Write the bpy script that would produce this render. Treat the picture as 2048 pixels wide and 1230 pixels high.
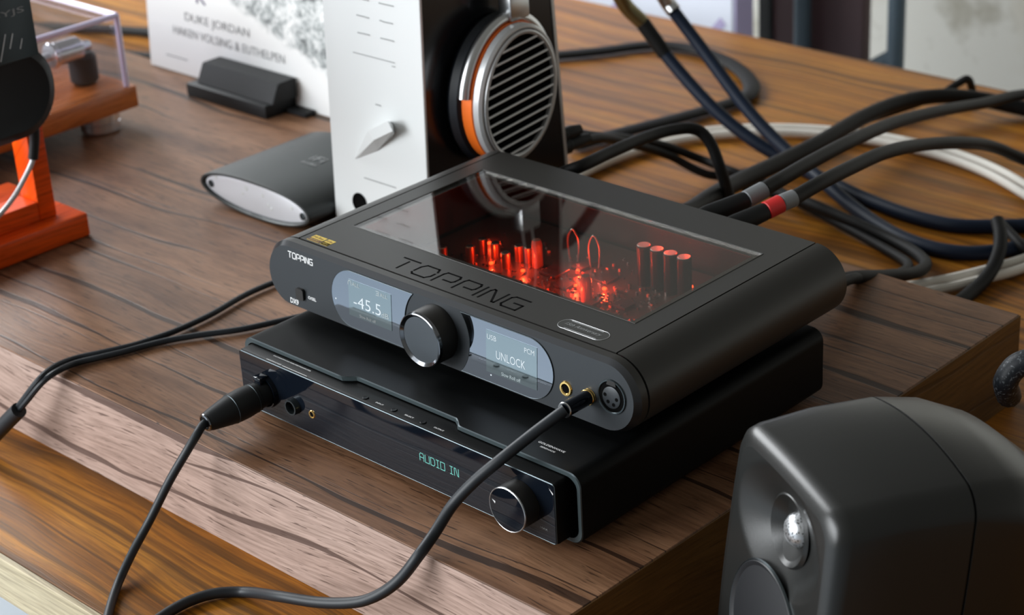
import bpy, bmesh, math, random
from mathutils import Vector, Matrix
for o in list(bpy.data.objects): bpy.data.objects.remove(o)
S = bpy.context.scene
COL = S.collection
random.seed(7)
PI = math.pi

# ------------------------------------------------------------ camera
cam_d = bpy.data.cameras.new('camera')
cam = bpy.data.objects.new('camera', cam_d); COL.objects.link(cam); S.camera = cam
CAMPOS = Vector((0.97994, -0.77613, 0.70582))
right = Vector((0.724427, 0.687169, -0.054810)); down = Vector((0.260080, -0.346081, -0.901436)); fwd = Vector((-0.638408, 0.638769, -0.429430))
cam.matrix_world = Matrix(((right.x, -down.x, -fwd.x, CAMPOS.x), (right.y, -down.y, -fwd.y, CAMPOS.y), (right.z, -down.z, -fwd.z, CAMPOS.z), (0, 0, 0, 1)))
cam_d.sensor_width = 36.0; cam_d.sensor_fit = 'HORIZONTAL'
cam_d.lens = 3892.5 / 2048 * 36.0
cam_d.clip_start = 0.02; cam_d.clip_end = 60
cam_d.dof.use_dof = True
cam_d.dof.focus_distance = (Vector((0.20, -0.02, 0.15)) - CAMPOS).dot(fwd)
cam_d.dof.aperture_fstop = 10.0

# ------------------------------------------------------------ world and daylight
W = bpy.data.worlds.new('room_light'); S.world = W; W.use_nodes = True
W.node_tree.nodes['Background'].inputs[0].default_value = (0.95, 0.94, 0.86, 1)
W.node_tree.nodes['Background'].inputs[1].default_value = 0.20
def area(name, loc, target, sx, sy, power, col):
    l = bpy.data.lights.new(name, 'AREA'); l.shape = 'RECTANGLE'; l.size = sx; l.size_y = sy; l.energy = power; l.color = col
    o = bpy.data.objects.new(name, l); COL.objects.link(o); o.location = loc
    o.rotation_euler = (Vector(target) - Vector(loc)).to_track_quat('-Z', 'Y').to_euler()
    return o
area('window_daylight', (-1.9, -3.2, 1.2), (0.0, 0.1, 0.1), 3.0, 2.0, 260, (0.93, 0.97, 1.0))
area('side_window_daylight', (-2.9, 0.35, 1.7), (-0.2, 0.8, 0.0), 2.0, 1.5, 130, (0.95, 0.98, 1.0))
vs = S.view_settings
vs.view_transform = 'Standard'; vs.look = 'None'; vs.gamma = 1.0; vs.use_curve_mapping = False
vs.exposure = 0.0

# ------------------------------------------------------------ materials
MATS = {}
def srgb(r, g, b):
    f = lambda c: (c / 255 / 12.92) if c / 255 <= 0.04045 else ((c / 255 + 0.055) / 1.055) ** 2.4
    return (f(r), f(g), f(b))
def mat(name, col, rough=0.5, metal=0.0, spec=0.5, coat=0.0, coat_rough=0.05, emit=None, estr=1.0, bump=None):
    m = bpy.data.materials.new(name); m.use_nodes = True
    b = m.node_tree.nodes['Principled BSDF']
    b.inputs['Base Color'].default_value = (*col, 1); b.inputs['Roughness'].default_value = rough
    b.inputs['Metallic'].default_value = metal; b.inputs['Specular IOR Level'].default_value = spec
    b.inputs['Coat Weight'].default_value = coat; b.inputs['Coat Roughness'].default_value = coat_rough
    if emit: b.inputs['Emission Color'].default_value = (*emit, 1); b.inputs['Emission Strength'].default_value = estr
    if bump:
        nt = m.node_tree; n = nt.nodes.new('ShaderNodeTexNoise'); n.inputs['Scale'].default_value = bump[0]; n.inputs['Detail'].default_value = 3
        tc = nt.nodes.new('ShaderNodeTexCoord'); bp = nt.nodes.new('ShaderNodeBump'); bp.inputs['Strength'].default_value = bump[1]; bp.inputs['Distance'].default_value = bump[2]
        nt.links.new(tc.outputs['Object'], n.inputs['Vector']); nt.links.new(n.outputs['Fac'], bp.inputs['Height']); nt.links.new(bp.outputs['Normal'], b.inputs['Normal'])
    MATS[name] = m
    return m
class NT:
    def __init__(s, m): s.t = m.node_tree; s.n = s.t.nodes; s.l = s.t.links; s.b = s.n['Principled BSDF']
    def new(s, k, **kw):
        x = s.n.new(k)
        for a, v in kw.items(): setattr(x, a, v)
        return x
    def link(s, a, b): s.l.new(a, b)
    def math(s, op, a, b=None, c=None):
        x = s.new('ShaderNodeMath', operation=op)
        for i, v in enumerate((a, b, c)):
            if v is None: continue
            if isinstance(v, (int, float)): x.inputs[i].default_value = v
            else: s.link(v, x.inputs[i])
        return x.outputs[0]
    def noise(s, vec, scale=1, detail=3, rough=0.5, dist=0.0):
        x = s.new('ShaderNodeTexNoise'); x.inputs['Scale'].default_value = scale; x.inputs['Detail'].default_value = detail
        x.inputs['Roughness'].default_value = rough; x.inputs['Distortion'].default_value = dist
        s.link(vec, x.inputs['Vector']); return x.outputs['Fac']
    def comb(s, x, y, z=0.0):
        c = s.new('ShaderNodeCombineXYZ')
        for i, v in enumerate((x, y, z)):
            if isinstance(v, (int, float)): c.inputs[i].default_value = v
            else: s.link(v, c.inputs[i])
        return c.outputs[0]
    def ramp(s, fac, stops):
        r = s.new('ShaderNodeValToRGB'); e = r.color_ramp.elements
        while len(e) < len(stops): e.new(0.5)
        for i, (p, c) in enumerate(stops): e[i].position = p; e[i].color = (*c, 1) if len(c) == 3 else c
        s.link(fac, r.inputs[0]); return r.outputs[0]
    def mix(s, fac, a, b, mode='MIX'):
        x = s.new('ShaderNodeMix', data_type='RGBA', blend_type=mode)
        for i, v in ((0, fac), (6, a), (7, b)):
            if isinstance(v, (int, float)): x.inputs[i].default_value = v
            elif isinstance(v, tuple): x.inputs[i].default_value = (*v, 1)
            else: s.link(v, x.inputs[i])
        return x.outputs[2]
def wood(name, axis, light, mid, dark, crack, crack_amt=1.0, streak=18.0, rough=0.4, bump=0.25, seed=0.0, spec=0.4, band=0.0, lw=1.0, blotch=0.30):
    """axis 0: grain runs along X, 1: along Y"""
    m = mat(name, mid, rough, spec=spec); k = NT(m)
    tc = k.new('ShaderNodeTexCoord'); sp = k.new('ShaderNodeSeparateXYZ'); k.link(tc.outputs['Object'], sp.inputs[0])
    if axis == 0: a = sp.outputs[0]; c = k.math('ADD', sp.outputs[1], k.math('MULTIPLY', sp.outputs[2], -1.0))
    else: a = sp.outputs[1]; c = k.math('ADD', sp.outputs[0], k.math('MULTIPLY', sp.outputs[2], -1.0))
    a = k.math('ADD', a, seed)
    w = k.noise(k.comb(k.math('MULTIPLY', a, 3.0), k.math('MULTIPLY', c, 6.0)), 1, 2)
    cw = k.math('ADD', c, k.math('MULTIPLY', k.math('SUBTRACT', w, 0.5), 0.05))
    broad = k.noise(k.comb(k.math('MULTIPLY', a, 1.6), k.math('MULTIPLY', cw, streak)), 1, 4, 0.6)
    fine = k.noise(k.comb(k.math('MULTIPLY', a, 22), k.math('MULTIPLY', cw, 420)), 1, 3, 0.6)
    fleck = k.noise(k.comb(k.math('MULTIPLY', a, 42), k.math('MULTIPLY', cw, 620), 3.1), 1, 2, 0.5)
    blot = k.noise(k.comb(k.math('MULTIPLY', a, 7), k.math('MULTIPLY', c, 16), 7.7), 1, 4, 0.6)
    col = k.ramp(broad, [(0.30, dark), (0.47, mid), (0.64, light)])
    col = k.mix(blotch, col, k.ramp(blot, [(0.32, dark), (0.66, light)]))
    f2 = k.ramp(fine, [(0.30, (0.62, 0.60, 0.58)), (0.62, (1.08, 1.08, 1.08))])
    col = k.mix(1.0, col, f2, 'MULTIPLY')
    fl = k.ramp(fleck, [(0.625, (0, 0, 0)), (0.67, (1, 1, 1))])
    col = k.mix(k.math('MULTIPLY', fl, 0.75 * crack_amt), col, crack)
    # long wandering dark cracks
    brk = k.noise(k.comb(k.math('MULTIPLY', a, 3.0), k.math('MULTIPLY', c, 14.0), 9.1), 1, 2)
    w2 = k.math('MULTIPLY', k.noise(k.comb(k.math('MULTIPLY', a, 2.4), k.math('MULTIPLY', c, 4.0), 4.4), 1, 3, 0.45), 0.075)
    def lines(sp_, off, tk, th):
        fr = k.math('FRACT', k.math('DIVIDE', k.math('ADD', k.math('ADD', c, w2), off), sp_))
        dd = k.math('MULTIPLY', k.math('ABSOLUTE', k.math('SUBTRACT', fr, 0.5)), sp_)
        tt = k.math('MULTIPLY', k.math('MAXIMUM', k.math('SUBTRACT', brk, th), 0.0), tk)
        x = k.new('ShaderNodeMath', operation='DIVIDE'); x.use_clamp = True; k.link(k.math('SUBTRACT', tt, dd), x.inputs[0]); x.inputs[1].default_value = 0.0005
        return x.outputs[0]
    lk = k.math('MAXIMUM', lines(0.047, 5.0 + seed, 0.0105 * lw, 0.36), lines(0.0293, 3.013, 0.0050 * lw, 0.44))
    col = k.mix(k.math('MULTIPLY', lk, 0.85 * crack_amt), col, crack)
    if band:
        bn = k.noise(k.comb(k.math('MULTIPLY', a, 0.6), k.math('MULTIPLY', cw, 75.0), 2.2), 1, 4, 0.65)
        bf = k.ramp(bn, [(0.50, (0, 0, 0)), (0.60, (1, 1, 1))])
        col = k.mix(k.math('MULTIPLY', bf, band), col, crack)
        b2 = k.noise(k.comb(k.math('MULTIPLY', a, 1.1), k.math('MULTIPLY', cw, 210.0), 6.2), 1, 3, 0.6)
        col = k.mix(k.math('MULTIPLY', k.ramp(b2, [(0.52, (0, 0, 0)), (0.62, (1, 1, 1))]), band * 0.75), col, crack)
    k.link(col, k.b.inputs['Base Color'])
    bp = k.new('ShaderNodeBump'); bp.inputs['Strength'].default_value = bump; bp.inputs['Distance'].default_value = 0.0006
    hh = k.math('SUBTRACT', fine, k.math('MULTIPLY', lk, 0.8)); k.link(hh, bp.inputs['Height']); k.link(bp.outputs['Normal'], k.b.inputs['Normal'])
    rr = k.math('ADD', rough - 0.06, k.math('MULTIPLY', fine, 0.14)); k.link(rr, k.b.inputs['Roughness'])
    return m
M = MATS
wood('riser_laminate', 0, (0.30, 0.158, 0.088), (0.190, 0.090, 0.046), (0.078, 0.032, 0.015), (0.018, 0.008, 0.005), 1.0, 26, 0.40, spec=0.30, lw=1.3, blotch=0.42)
wood('riser_daylit_laminate', 0, (0.47, 0.345, 0.295), (0.40, 0.285, 0.24), (0.32, 0.22, 0.182), (0.085, 0.052, 0.043), 1.0, 12, 0.55, seed=3.3, lw=2.0, spec=0.12)  # same laminate as the board; daylight on the front put into the colour
wood('riser_shaded_laminate', 1, (0.17, 0.085, 0.022), (0.12, 0.056, 0.013), (0.06, 0.026, 0.007), (0.02, 0.010, 0.004), 0.5, 14, 0.42, seed=5.1)  # darker copy of the board laminate, shade of the end face painted in
wood('teak_laminate', 0, (0.47, 0.195, 0.021), (0.355, 0.126, 0.012), (0.195, 0.062, 0.006), (0.085, 0.034, 0.006), 0.35, 40, 0.40, seed=1.7, bump=0.1, band=0.72, spec=0.2)
wood('pale_edge_band', 0, (0.52, 0.45, 0.30), (0.46, 0.385, 0.25), (0.37, 0.30, 0.18), (0.40, 0.31, 0.18), 0.5, 30, 0.45, seed=8.0)
wood('cherry_wood', 1, (0.56, 0.165, 0.034), (0.45, 0.115, 0.022), (0.30, 0.066, 0.013), (0.12, 0.026, 0.008), 0.25, 16, 0.28, seed=2.4, bump=0.05, spec=0.5)
wood('red_lacquer_wood', 1, (0.90, 0.115, 0.006), (0.80, 0.085, 0.004), (0.66, 0.060, 0.003), (0.30, 0.02, 0.003), 0.12, 10, 0.28, seed=4.0, bump=0.04, spec=0.28)
mat('anodised_black', (0.022, 0.021, 0.019), 0.42, 0.0, 0.55)
mat('front_gunmetal', (0.030, 0.034, 0.038), 0.42, 0.3, 0.4)
mat('chamfer_metal', (0.060, 0.062, 0.066), 0.28, 0.8, 0.5)
mat('deep_black', (0.002, 0.002, 0.002), 0.8, spec=0.04)
mat('bar_silver', (0.72, 0.73, 0.74), 0.35, 0.35)
mat('frit_black', (0.030, 0.031, 0.028), 0.5)
mat('satin_black', (0.003, 0.0034, 0.0036), 0.45, 0.0, 0.12)
mat('gloss_black', (0.004, 0.006, 0.010), 0.04, 0.0, 0.45)
mat('lit_lip_grey', (0.030, 0.044, 0.048), 0.4)  # front lip of the black shell, its lit look put into the colour
mat('rim_grey', (0.07, 0.085, 0.092), 0.32, 0.9)
mat('display_glass', (0.21, 0.235, 0.27), 0.03, 1.0, 0.8)
mat('screen_pixels', (0.22, 0.265, 0.28), 0.05, 1.0, 0.8, emit=(0.55, 0.75, 0.85), estr=0.025)
mat('screen_text', (0.1, 0.1, 0.1), 0.4, emit=(0.80, 0.92, 1.0), estr=0.80)
mat('screen_text_dim', (0.1, 0.1, 0.1), 0.4, emit=(0.75, 0.9, 0.95), estr=0.45)
mat('cyan_segments', (0.02, 0.1, 0.1), 0.4, emit=(0.30, 0.92, 0.80), estr=0.62)
mat('white_print', (0.80, 0.80, 0.80), 0.5)
mat('grey_print', (0.26, 0.27, 0.27), 0.5)
mat('dark_print', (0.12, 0.12, 0.13), 0.6)
mat('purple_print', (0.06, 0.05, 0.14), 0.6)
mat('gold_foil', (0.80, 0.58, 0.10), 0.35, 0.5)
mat('brown_foil', (0.10, 0.03, 0.02), 0.4)
mat('chrome', (0.75, 0.76, 0.78), 0.12, 1.0)
mat('dark_chrome', (0.22, 0.23, 0.25), 0.14, 1.0)
mat('silver_satin', (0.60, 0.61, 0.62), 0.30, 1.0)
mat('silver_paint', (0.56, 0.57, 0.58), 0.36, 0.55)
mat('gold_metal', (0.85, 0.58, 0.20), 0.18, 1.0)
mat('old_brass', (0.22, 0.19, 0.10), 0.35, 0.9)
mat('knob_black', (0.012, 0.011, 0.010), 0.42)
mat('knob_face', (0.085, 0.095, 0.105), 0.36, 0.7)
mat('rubber_black', (0.007, 0.008, 0.009), 0.55, spec=0.35)
mat('cable_black', (0.010, 0.013, 0.017), 0.5, spec=0.4)
mat('cable_soft_black', (0.007, 0.007, 0.007), 0.60, spec=0.22)
mat('cable_blue', (0.006, 0.013, 0.030), 0.5, spec=0.22)
mat('cable_white', (0.72, 0.69, 0.63), 0.5)
mat('cable_silver', (0.62, 0.62, 0.64), 0.35, 0.6)
mat('heatshrink_red', (0.72, 0.03, 0.03), 0.42)
mat('heatshrink_grey', (0.22, 0.23, 0.24), 0.38)
mat('white_paint', (0.645, 0.665, 0.665), 0.42)
mat('black_gloss_side', (0.005, 0.006, 0.008), 0.22, 0.0, 0.5)
mat('orange_anodised', (0.85, 0.16, 0.015), 0.38, 0.2)
mat('leather_black', (0.008, 0.011, 0.016), 0.36, spec=0.45)
mat('ifi_grey', (0.040, 0.044, 0.044), 0.40, 0.5, 0.5)
mat('ifi_face', (0.70, 0.72, 0.76), 0.35, 0.25)
mat('speaker_grey', (0.012, 0.0125, 0.012), 0.34, 0.0, 0.45, bump=(900, 0.08, 0.0004))
mat('speaker_dark', (0.012, 0.013, 0.015), 0.45)
mat('acrylic_edge', (0.76, 0.72, 0.96), 0.2, 0.0, 0.6)
mat('teal_black', (0.012, 0.026, 0.030), 0.36)
mat('pcb', (0.07, 0.055, 0.045), 0.3)
mat('cap_top', (0.75, 0.70, 0.66), 0.4, 0.2)
mat('chip_black', (0.05, 0.045, 0.045), 0.3)
mat('tin', (0.55, 0.50, 0.47), 0.28, 1.0)
mat('cap_sleeve', (0.006, 0.006, 0.007), 0.35, spec=0.3)
mat('copper', (0.70, 0.35, 0.20), 0.3, 0.9)
mat('relay_lit_orange', (0.62, 0.28, 0.15), 0.35)  # orange light inside the case put into the base colour
mat('inductor_brown', (0.22, 0.12, 0.09), 0.3)
mat('foot_metal', (0.80, 0.81, 0.83), 0.2, 0.9)
mat('led_red', (0.3, 0.0, 0.0), 0.4, emit=(1.0, 0.05, 0.01), estr=9.0)
mat('paint_bluegrey', (0.065, 0.095, 0.120), 0.45)
mat('maroon_panel', (0.055, 0.022, 0.024), 0.5)
mat('carton_white', (0.74, 0.77, 0.86), 0.6)
mat('carton_side', (0.46, 0.40, 0.62), 0.6)
mat('floor_grey', (0.36, 0.41, 0.46), 0.35)
def glassy(name, tint, f0):
    """thin clear sheet: Schlick reflection over plain transparency, same from both sides"""
    m = bpy.data.materials.new(name); m.use_nodes = True; nt = m.node_tree; nt.nodes.clear(); N = nt.nodes.new; K = nt.links.new
    o = N('ShaderNodeOutputMaterial'); mx = N('ShaderNodeMixShader'); t = N('ShaderNodeBsdfTransparent'); g = N('ShaderNodeBsdfGlossy')
    t.inputs[0].default_value = (*tint, 1); g.inputs['Roughness'].default_value = 0.0
    ge = N('ShaderNodeNewGeometry'); dt = N('ShaderNodeVectorMath'); dt.operation = 'DOT_PRODUCT'; K(ge.outputs['Incoming'], dt.inputs[0]); K(ge.outputs['Normal'], dt.inputs[1])
    def mth(op, a, b):
        x = N('ShaderNodeMath'); x.operation = op
        for i, v in enumerate((a, b)):
            if isinstance(v, (int, float)): x.inputs[i].default_value = v
            elif v is not None: K(v, x.inputs[i])
        return x.outputs[0]
    c = mth('ABSOLUTE', dt.outputs['Value'], None); p = mth('POWER', mth('SUBTRACT', 1.0, c), 5.0); F = mth('ADD', mth('MULTIPLY', p, 1 - f0), f0)
    K(F, mx.inputs[0]); K(t.outputs[0], mx.inputs[1]); K(g.outputs[0], mx.inputs[2]); K(mx.outputs[0], o.inputs[0])
    MATS[name] = m
glassy('tinted_glass', (0.88, 0.87, 0.85), 0.135)
glassy('clear_acrylic', (0.94, 0.94, 0.96), 0.04)
# stained plaster
def plaster():
    m = mat('stained_plaster', (0.62, 0.61, 0.56), 0.9); k = NT(m); tc = k.new('ShaderNodeTexCoord')
    n1 = k.noise(tc.outputs['Object'], 7, 5, 0.6); n2 = k.noise(tc.outputs['Object'], 2.3, 4, 0.6)
    c = k.mix(k.ramp(n1, [(0.54, (0, 0, 0)), (0.68, (1, 1, 1))]), (0.80, 0.78, 0.71), (0.46, 0.43, 0.35))
    c = k.mix(k.ramp(n2, [(0.52, (0, 0, 0)), (0.72, (1, 1, 1))]), c, (0.62, 0.55, 0.42)); k.link(c, k.b.inputs['Base Color'])
plaster()
def sleeve_mat():
    # printed sleeve: white board, grey ink drawing towards its right side
    m = mat('sleeve_print', (0.80, 0.81, 0.80), 0.55); k = NT(m); tc = k.new('ShaderNodeTexCoord'); sp = k.new('ShaderNodeSeparateXYZ'); k.link(tc.outputs['Object'], sp.inputs[0])
    n = k.noise(tc.outputs['Object'], 95, 6, 0.75, 0.6); n2 = k.noise(tc.outputs['Object'], 34, 3, 0.6)
    ink = k.ramp(k.math('ADD', n, k.math('MULTIPLY', k.math('SUBTRACT', n2, 0.5), 0.7)), [(0.34, (0.06, 0.07, 0.07)), (0.50, (0.42, 0.45, 0.45)), (0.66, (0.80, 0.81, 0.80))])
    # region of the drawing: above a slanted outline
    reg = k.math('SUBTRACT', k.math('ADD', sp.outputs[2], k.math('MULTIPLY', k.math('SUBTRACT', n2, 0.5), 0.035)), k.math('SUBTRACT', 0.142, k.math('MULTIPLY', k.math('ADD', sp.outputs[0], 0.49), 0.34)))
    msk = k.ramp(k.math('MULTIPLY', reg, 90.0), [(0.0, (0, 0, 0)), (0.6, (1, 1, 1))])
    c = k.mix(msk, (0.80, 0.81, 0.80), ink); k.link(c, k.b.inputs['Base Color'])
sleeve_mat()
def dome_mesh():
    m = mat('dome_mesh', (0.62, 0.64, 0.66), 0.35, 0.9); k = NT(m); tc = k.new('ShaderNodeTexCoord')
    v = k.new('ShaderNodeTexVoronoi'); v.inputs['Scale'].default_value = 700; k.link(tc.outputs['Object'], v.inputs['Vector'])
    k.link(k.ramp(v.outputs['Distance'], [(0.25, (0.06, 0.06, 0.06)), (0.42, (0.66, 0.68, 0.70))]), k.b.inputs['Base Color'])
dome_mesh()
def braid_mat():
    m = mat('braid_sleeve', (0.01, 0.014, 0.02), 0.5); k = NT(m); tc = k.new('ShaderNodeTexCoord')
    n = k.noise(tc.outputs['Object'], 420, 2, 0.6); k.link(k.ramp(n, [(0.55, (0.008, 0.012, 0.018)), (0.72, (0.18, 0.20, 0.22))]), k.b.inputs['Base Color'])
braid_mat()

# ------------------------------------------------------------ geometry helpers
def link(o, parent=None):
    COL.objects.link(o)
    if parent is not None:
        bpy.context.view_layer.update() if False else None
        o.parent = parent
        loc = Vector(parent.location) if parent.type == 'EMPTY' else Vector((0, 0, 0))
        o.matrix_parent_inverse = Matrix.Translation(-loc)
    return o
def obj(name, bm, m, parent=None, smooth=True, ang=32):
    me = bpy.data.meshes.new(name); bmesh.ops.recalc_face_normals(bm, faces=bm.faces[:]); bm.to_mesh(me); bm.free()
    if isinstance(m, (list, tuple)):
        for x in m: me.materials.append(MATS[x])
    else: me.materials.append(MATS[m])
    if smooth:
        for p in me.polygons: p.use_smooth = True
        me.set_sharp_from_angle(angle=math.radians(ang))
    return link(bpy.data.objects.new(name, me), parent)
def thing(name, label, cat, loc, group=None):
    e = bpy.data.objects.new(name, None); e.empty_display_size = 0.02; e.location = loc; COL.objects.link(e)
    e['label'] = label; e['category'] = cat
    if group: e['group'] = group
    return e
def tag(o, label, cat, group=None):
    o['label'] = label; o['category'] = cat
    if group: o['group'] = group
    return o
def B(): return bmesh.new()
def box(bm, x0, x1, y0, y1, z0, z1, bev=0.0, seg=2, mi=0):
    vs_ = [bm.verts.new(p) for p in ((x0, y0, z0), (x1, y0, z0), (x1, y1, z0), (x0, y1, z0), (x0, y0, z1), (x1, y0, z1), (x1, y1, z1), (x0, y1, z1))]
    fs = [bm.faces.new([vs_[i] for i in f]) for f in ((0, 3, 2, 1), (4, 5, 6, 7), (0, 1, 5, 4), (1, 2, 6, 5), (2, 3, 7, 6), (3, 0, 4, 7))]
    for f in fs: f.material_index = mi
    if bev > 0:
        es = list({e for f in fs for e in f.edges})
        bmesh.ops.bevel(bm, geom=es, offset=bev, segments=seg, affect='EDGES', profile=0.5)
    return bm
def frame(axis):
    a = Vector(axis).normalized(); u = a.cross(Vector((0, 0, 1)))
    if u.length < 1e-4: u = Vector((1, 0, 0))
    u.normalize(); return u, a.cross(u), a
def lathe(bm, prof, org, axis, n=40, sx=1.0, sy=1.0, u=None, mi=0):
    """prof: list of (radius, height) along axis"""
    if u is None: u, v, a = frame(axis)
    else: a = Vector(axis).normalized(); u = Vector(u).normalized(); v = a.cross(u)
    o = Vector(org); rings = []
    for r, h in prof:
        if r <= 1e-7: rings.append([bm.verts.new(o + a * h)])
        else: rings.append([bm.verts.new(o + a * h + u * (r * sx * math.cos(2 * PI * i / n)) + v * (r * sy * math.sin(2 * PI * i / n))) for i in range(n)])
    for A, C in zip(rings[:-1], rings[1:]):
        for i in range(n):
            j = (i + 1) % n
            if len(A) == 1 and len(C) == 1: continue
            if len(A) == 1: f = bm.faces.new((A[0], C[i], C[j]))
            elif len(C) == 1: f = bm.faces.new((A[i], A[j], C[0]))
            else: f = bm.faces.new((A[i], A[j], C[j], C[i]))
            f.material_index = mi
    return bm
def cyl(bm, p0, p1, r, r1=None, n=24, bev=0.0):
    p0 = Vector(p0); p1 = Vector(p1); L = (p1 - p0).length; r1 = r if r1 is None else r1
    if bev: prof = [(0, 0), (r - bev, 0), (r, bev), (r1, L - bev), (r1 - bev, L), (0, L)]
    else: prof = [(0, 0), (r, 0), (r1, L), (0, L)]
    return lathe(bm, prof, p0, p1 - p0, n)
def spline(pts, sub=8):
    P = [Vector(p) for p in pts]; P = [P[0] * 2 - P[1]] + P + [P[-1] * 2 - P[-2]]; out = []
    for i in range(1, len(P) - 2):
        p0, p1, p2, p3 = P[i - 1:i + 3]
        # centripetal-ish: plain Catmull-Rom with length-limited tangents
        d = (p2 - p1).length
        m1 = (p2 - p0); m2 = (p3 - p1)
        m1 = m1 * (d / max((p2 - p1).length + (p1 - p0).length, 1e-9)); m2 = m2 * (d / max((p3 - p2).length + (p2 - p1).length, 1e-9))
        for s_ in range(sub):
            t = s_ / sub; t2 = t * t; t3 = t2 * t
            out.append(p1 * (2 * t3 - 3 * t2 + 1) + m1 * (t3 - 2 * t2 + t) + p2 * (-2 * t3 + 3 * t2) + m2 * (t3 - t2))
    out.append(P[-2]); return out
def tube(bm, pts, r, n=12, sub=8, flat=1.0, smooth=True):
    Q = spline(pts, sub) if smooth else [Vector(p) for p in pts]
    rings = []; up = None
    for i, p in enumerate(Q):
        t = (Q[min(i + 1, len(Q) - 1)] - Q[max(i - 1, 0)]).normalized()
        if up is None:
            up = Vector((0, 0, 1)) - t * t.z
            if up.length < 1e-3: up = Vector((1, 0, 0)) - t * t.x
        up = (up - t * up.dot(t)).normalized(); s_ = t.cross(up)
        rings.append([bm.verts.new(p + s_ * (r * math.cos(2 * PI * k / n)) + up * (r * flat * math.sin(2 * PI * k / n))) for k in range(n)])
    for A, C in zip(rings[:-1], rings[1:]):
        for k in range(n): bm.faces.new((A[k], A[(k + 1) % n], C[(k + 1) % n], C[k]))
    bm.faces.new(rings[0][::-1]); bm.faces.new(rings[-1]); return bm
def loft(bm, loops, cap0=True, cap1=True, mis=None):
    R_ = [[bm.verts.new(p) for p in L] for L in loops]; n = len(loops[0])
    for q, (A, C) in enumerate(zip(R_[:-1], R_[1:])):
        for k in range(n):
            f = bm.faces.new((A[k], A[(k + 1) % n], C[(k + 1) % n], C[k]))
            if mis: f.material_index = mis[q]
    if cap0:
        f = bm.faces.new(R_[0][::-1])
        if mis: f.material_index = mis[0]
    if cap1:
        f = bm.faces.new(R_[-1])
        if mis: f.material_index = mis[-1]
    return bm
def prism(bm, poly, place, d0, d1):
    """poly list of 2D points, place(u,v,d)->Vector"""
    return loft(bm, [[place(u, v, d0) for u, v in poly], [place(u, v, d1) for u, v in poly]])
def rrect(x0, x1, z0, z1, r, n=6):
    out = []
    for cx, cz, a0 in ((x1 - r, z1 - r, 0), (x0 + r, z1 - r, 90), (x0 + r, z0 + r, 180), (x1 - r, z0 + r, 270)):
        for i in range(n + 1):
            a = math.radians(a0 + 90 * i / n); out.append((cx + r * math.cos(a), cz + r * math.sin(a)))
    return out
def bars(bm, polys, w, org, ux, uy, t, sx=1.0, sy=1.0):
    """raised or inlaid line lettering: thin bars along polylines"""
    o = Vector(org); ux = Vector(ux); uy = Vector(uy); nz = ux.cross(uy)
    for pl in polys:
        for (a, b), (c, d) in zip(pl[:-1], pl[1:]):
            p = Vector((a * sx, b * sy)); q = Vector((c * sx, d * sy)); dr = (q - p)
            if dr.length < 1e-9: continue
            dr.normalize(); nn = Vector((-dr.y, dr.x)) * (w / 2); p = p - dr * w * 0.35; q = q + dr * w * 0.35
            P4 = [p + nn, q + nn, q - nn, p - nn]
            lo = [bm.verts.new(o + ux * v.x + uy * v.y) for v in P4]; hi = [bm.verts.new(o + ux * v.x + uy * v.y + nz * t) for v in P4]
            bm.faces.new(hi)
            for k in range(4): bm.faces.new((lo[k], lo[(k + 1) % 4], hi[(k + 1) % 4], hi[k]))
    return bm
def text(name, s, org, ux, uy, width, height, m, parent, t=0.00012, shear=0.0, thin=0.0):
    """lettering as a thin mesh; org = lower left corner, scaled to width x height (cap height)"""
    c = bpy.data.curves.new(name, 'FONT'); c.body = s; c.size = 1.0; c.extrude = 0.0; c.resolution_u = 3; c.shear = shear; c.offset = thin
    o = bpy.data.objects.new(name, c); COL.objects.link(o)
    me = bpy.data.meshes.new_from_object(o); bpy.data.objects.remove(o); bpy.data.curves.remove(c)
    xs = [v.co.x for v in me.vertices]; ys = [v.co.y for v in me.vertices]; x0, x1 = min(xs), max(xs); y0, y1 = min(ys), max(ys)
    kx = width / (x1 - x0); ky = height / (y1 - y0)
    ux = Vector(ux); uy = Vector(uy); nz = ux.cross(uy); og = Vector(org)
    for v in me.vertices: v.co = og + ux * ((v.co.x - x0) * kx) + uy * ((v.co.y - y0) * ky) + nz * t
    me.name = name; me.materials.clear(); me.materials.append(MATS[m])
    return link(bpy.data.objects.new(name, me), parent)
EX, EY, EZ = Vector((1, 0, 0)), Vector((0, 1, 0)), Vector((0, 0, 1))
CP = {}
CP['strap']=[(-0.4958,0.7705,0.006),(-0.48,0.7855,0.006),(-0.4504,0.823,0.006),(-0.4167,0.872,0.006),(-0.3773,0.8873,0.006),(-0.33,0.8823,0.006),(-0.2771,0.8593,0.006),(-0.2344,0.824,0.006),(-0.2178,0.7907,0.006),(-0.2232,0.7547,0.006),(-0.2342,0.71,0.006),(-0.2469,0.6684,0.006),(-0.2593,0.6276,0.006),(-0.2646,0.6027,0.006),(-0.27,0.5782,0.006)]
CP['blue1']=[(-0.2514,0.6227,0.17),(-0.2518,0.6407,0.14),(-0.2417,0.6549,0.12),(-0.218,0.6603,0.09),(-0.1575,0.6552,0.05),(-0.1091,0.6562,0.025),(-0.0574,0.6594,0.008),(0.0074,0.6413,0.006),(0.0853,0.6234,0.006),(0.1364,0.6252,0.006),(0.1663,0.6428,0.006),(0.1994,0.6712,0.006)]
CP['blue2']=[(-0.2161,0.6453,0.17),(-0.2217,0.6704,0.14),(-0.1857,0.6759,0.1),(-0.1122,0.6604,0.05),(-0.0543,0.6469,0.024),(-0.0057,0.6276,0.016),(0.0564,0.6024,0.006),(0.1158,0.577,0.006),(0.1588,0.5736,0.006),(0.1894,0.5882,0.006),(0.2203,0.6348,0.006)]
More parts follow.
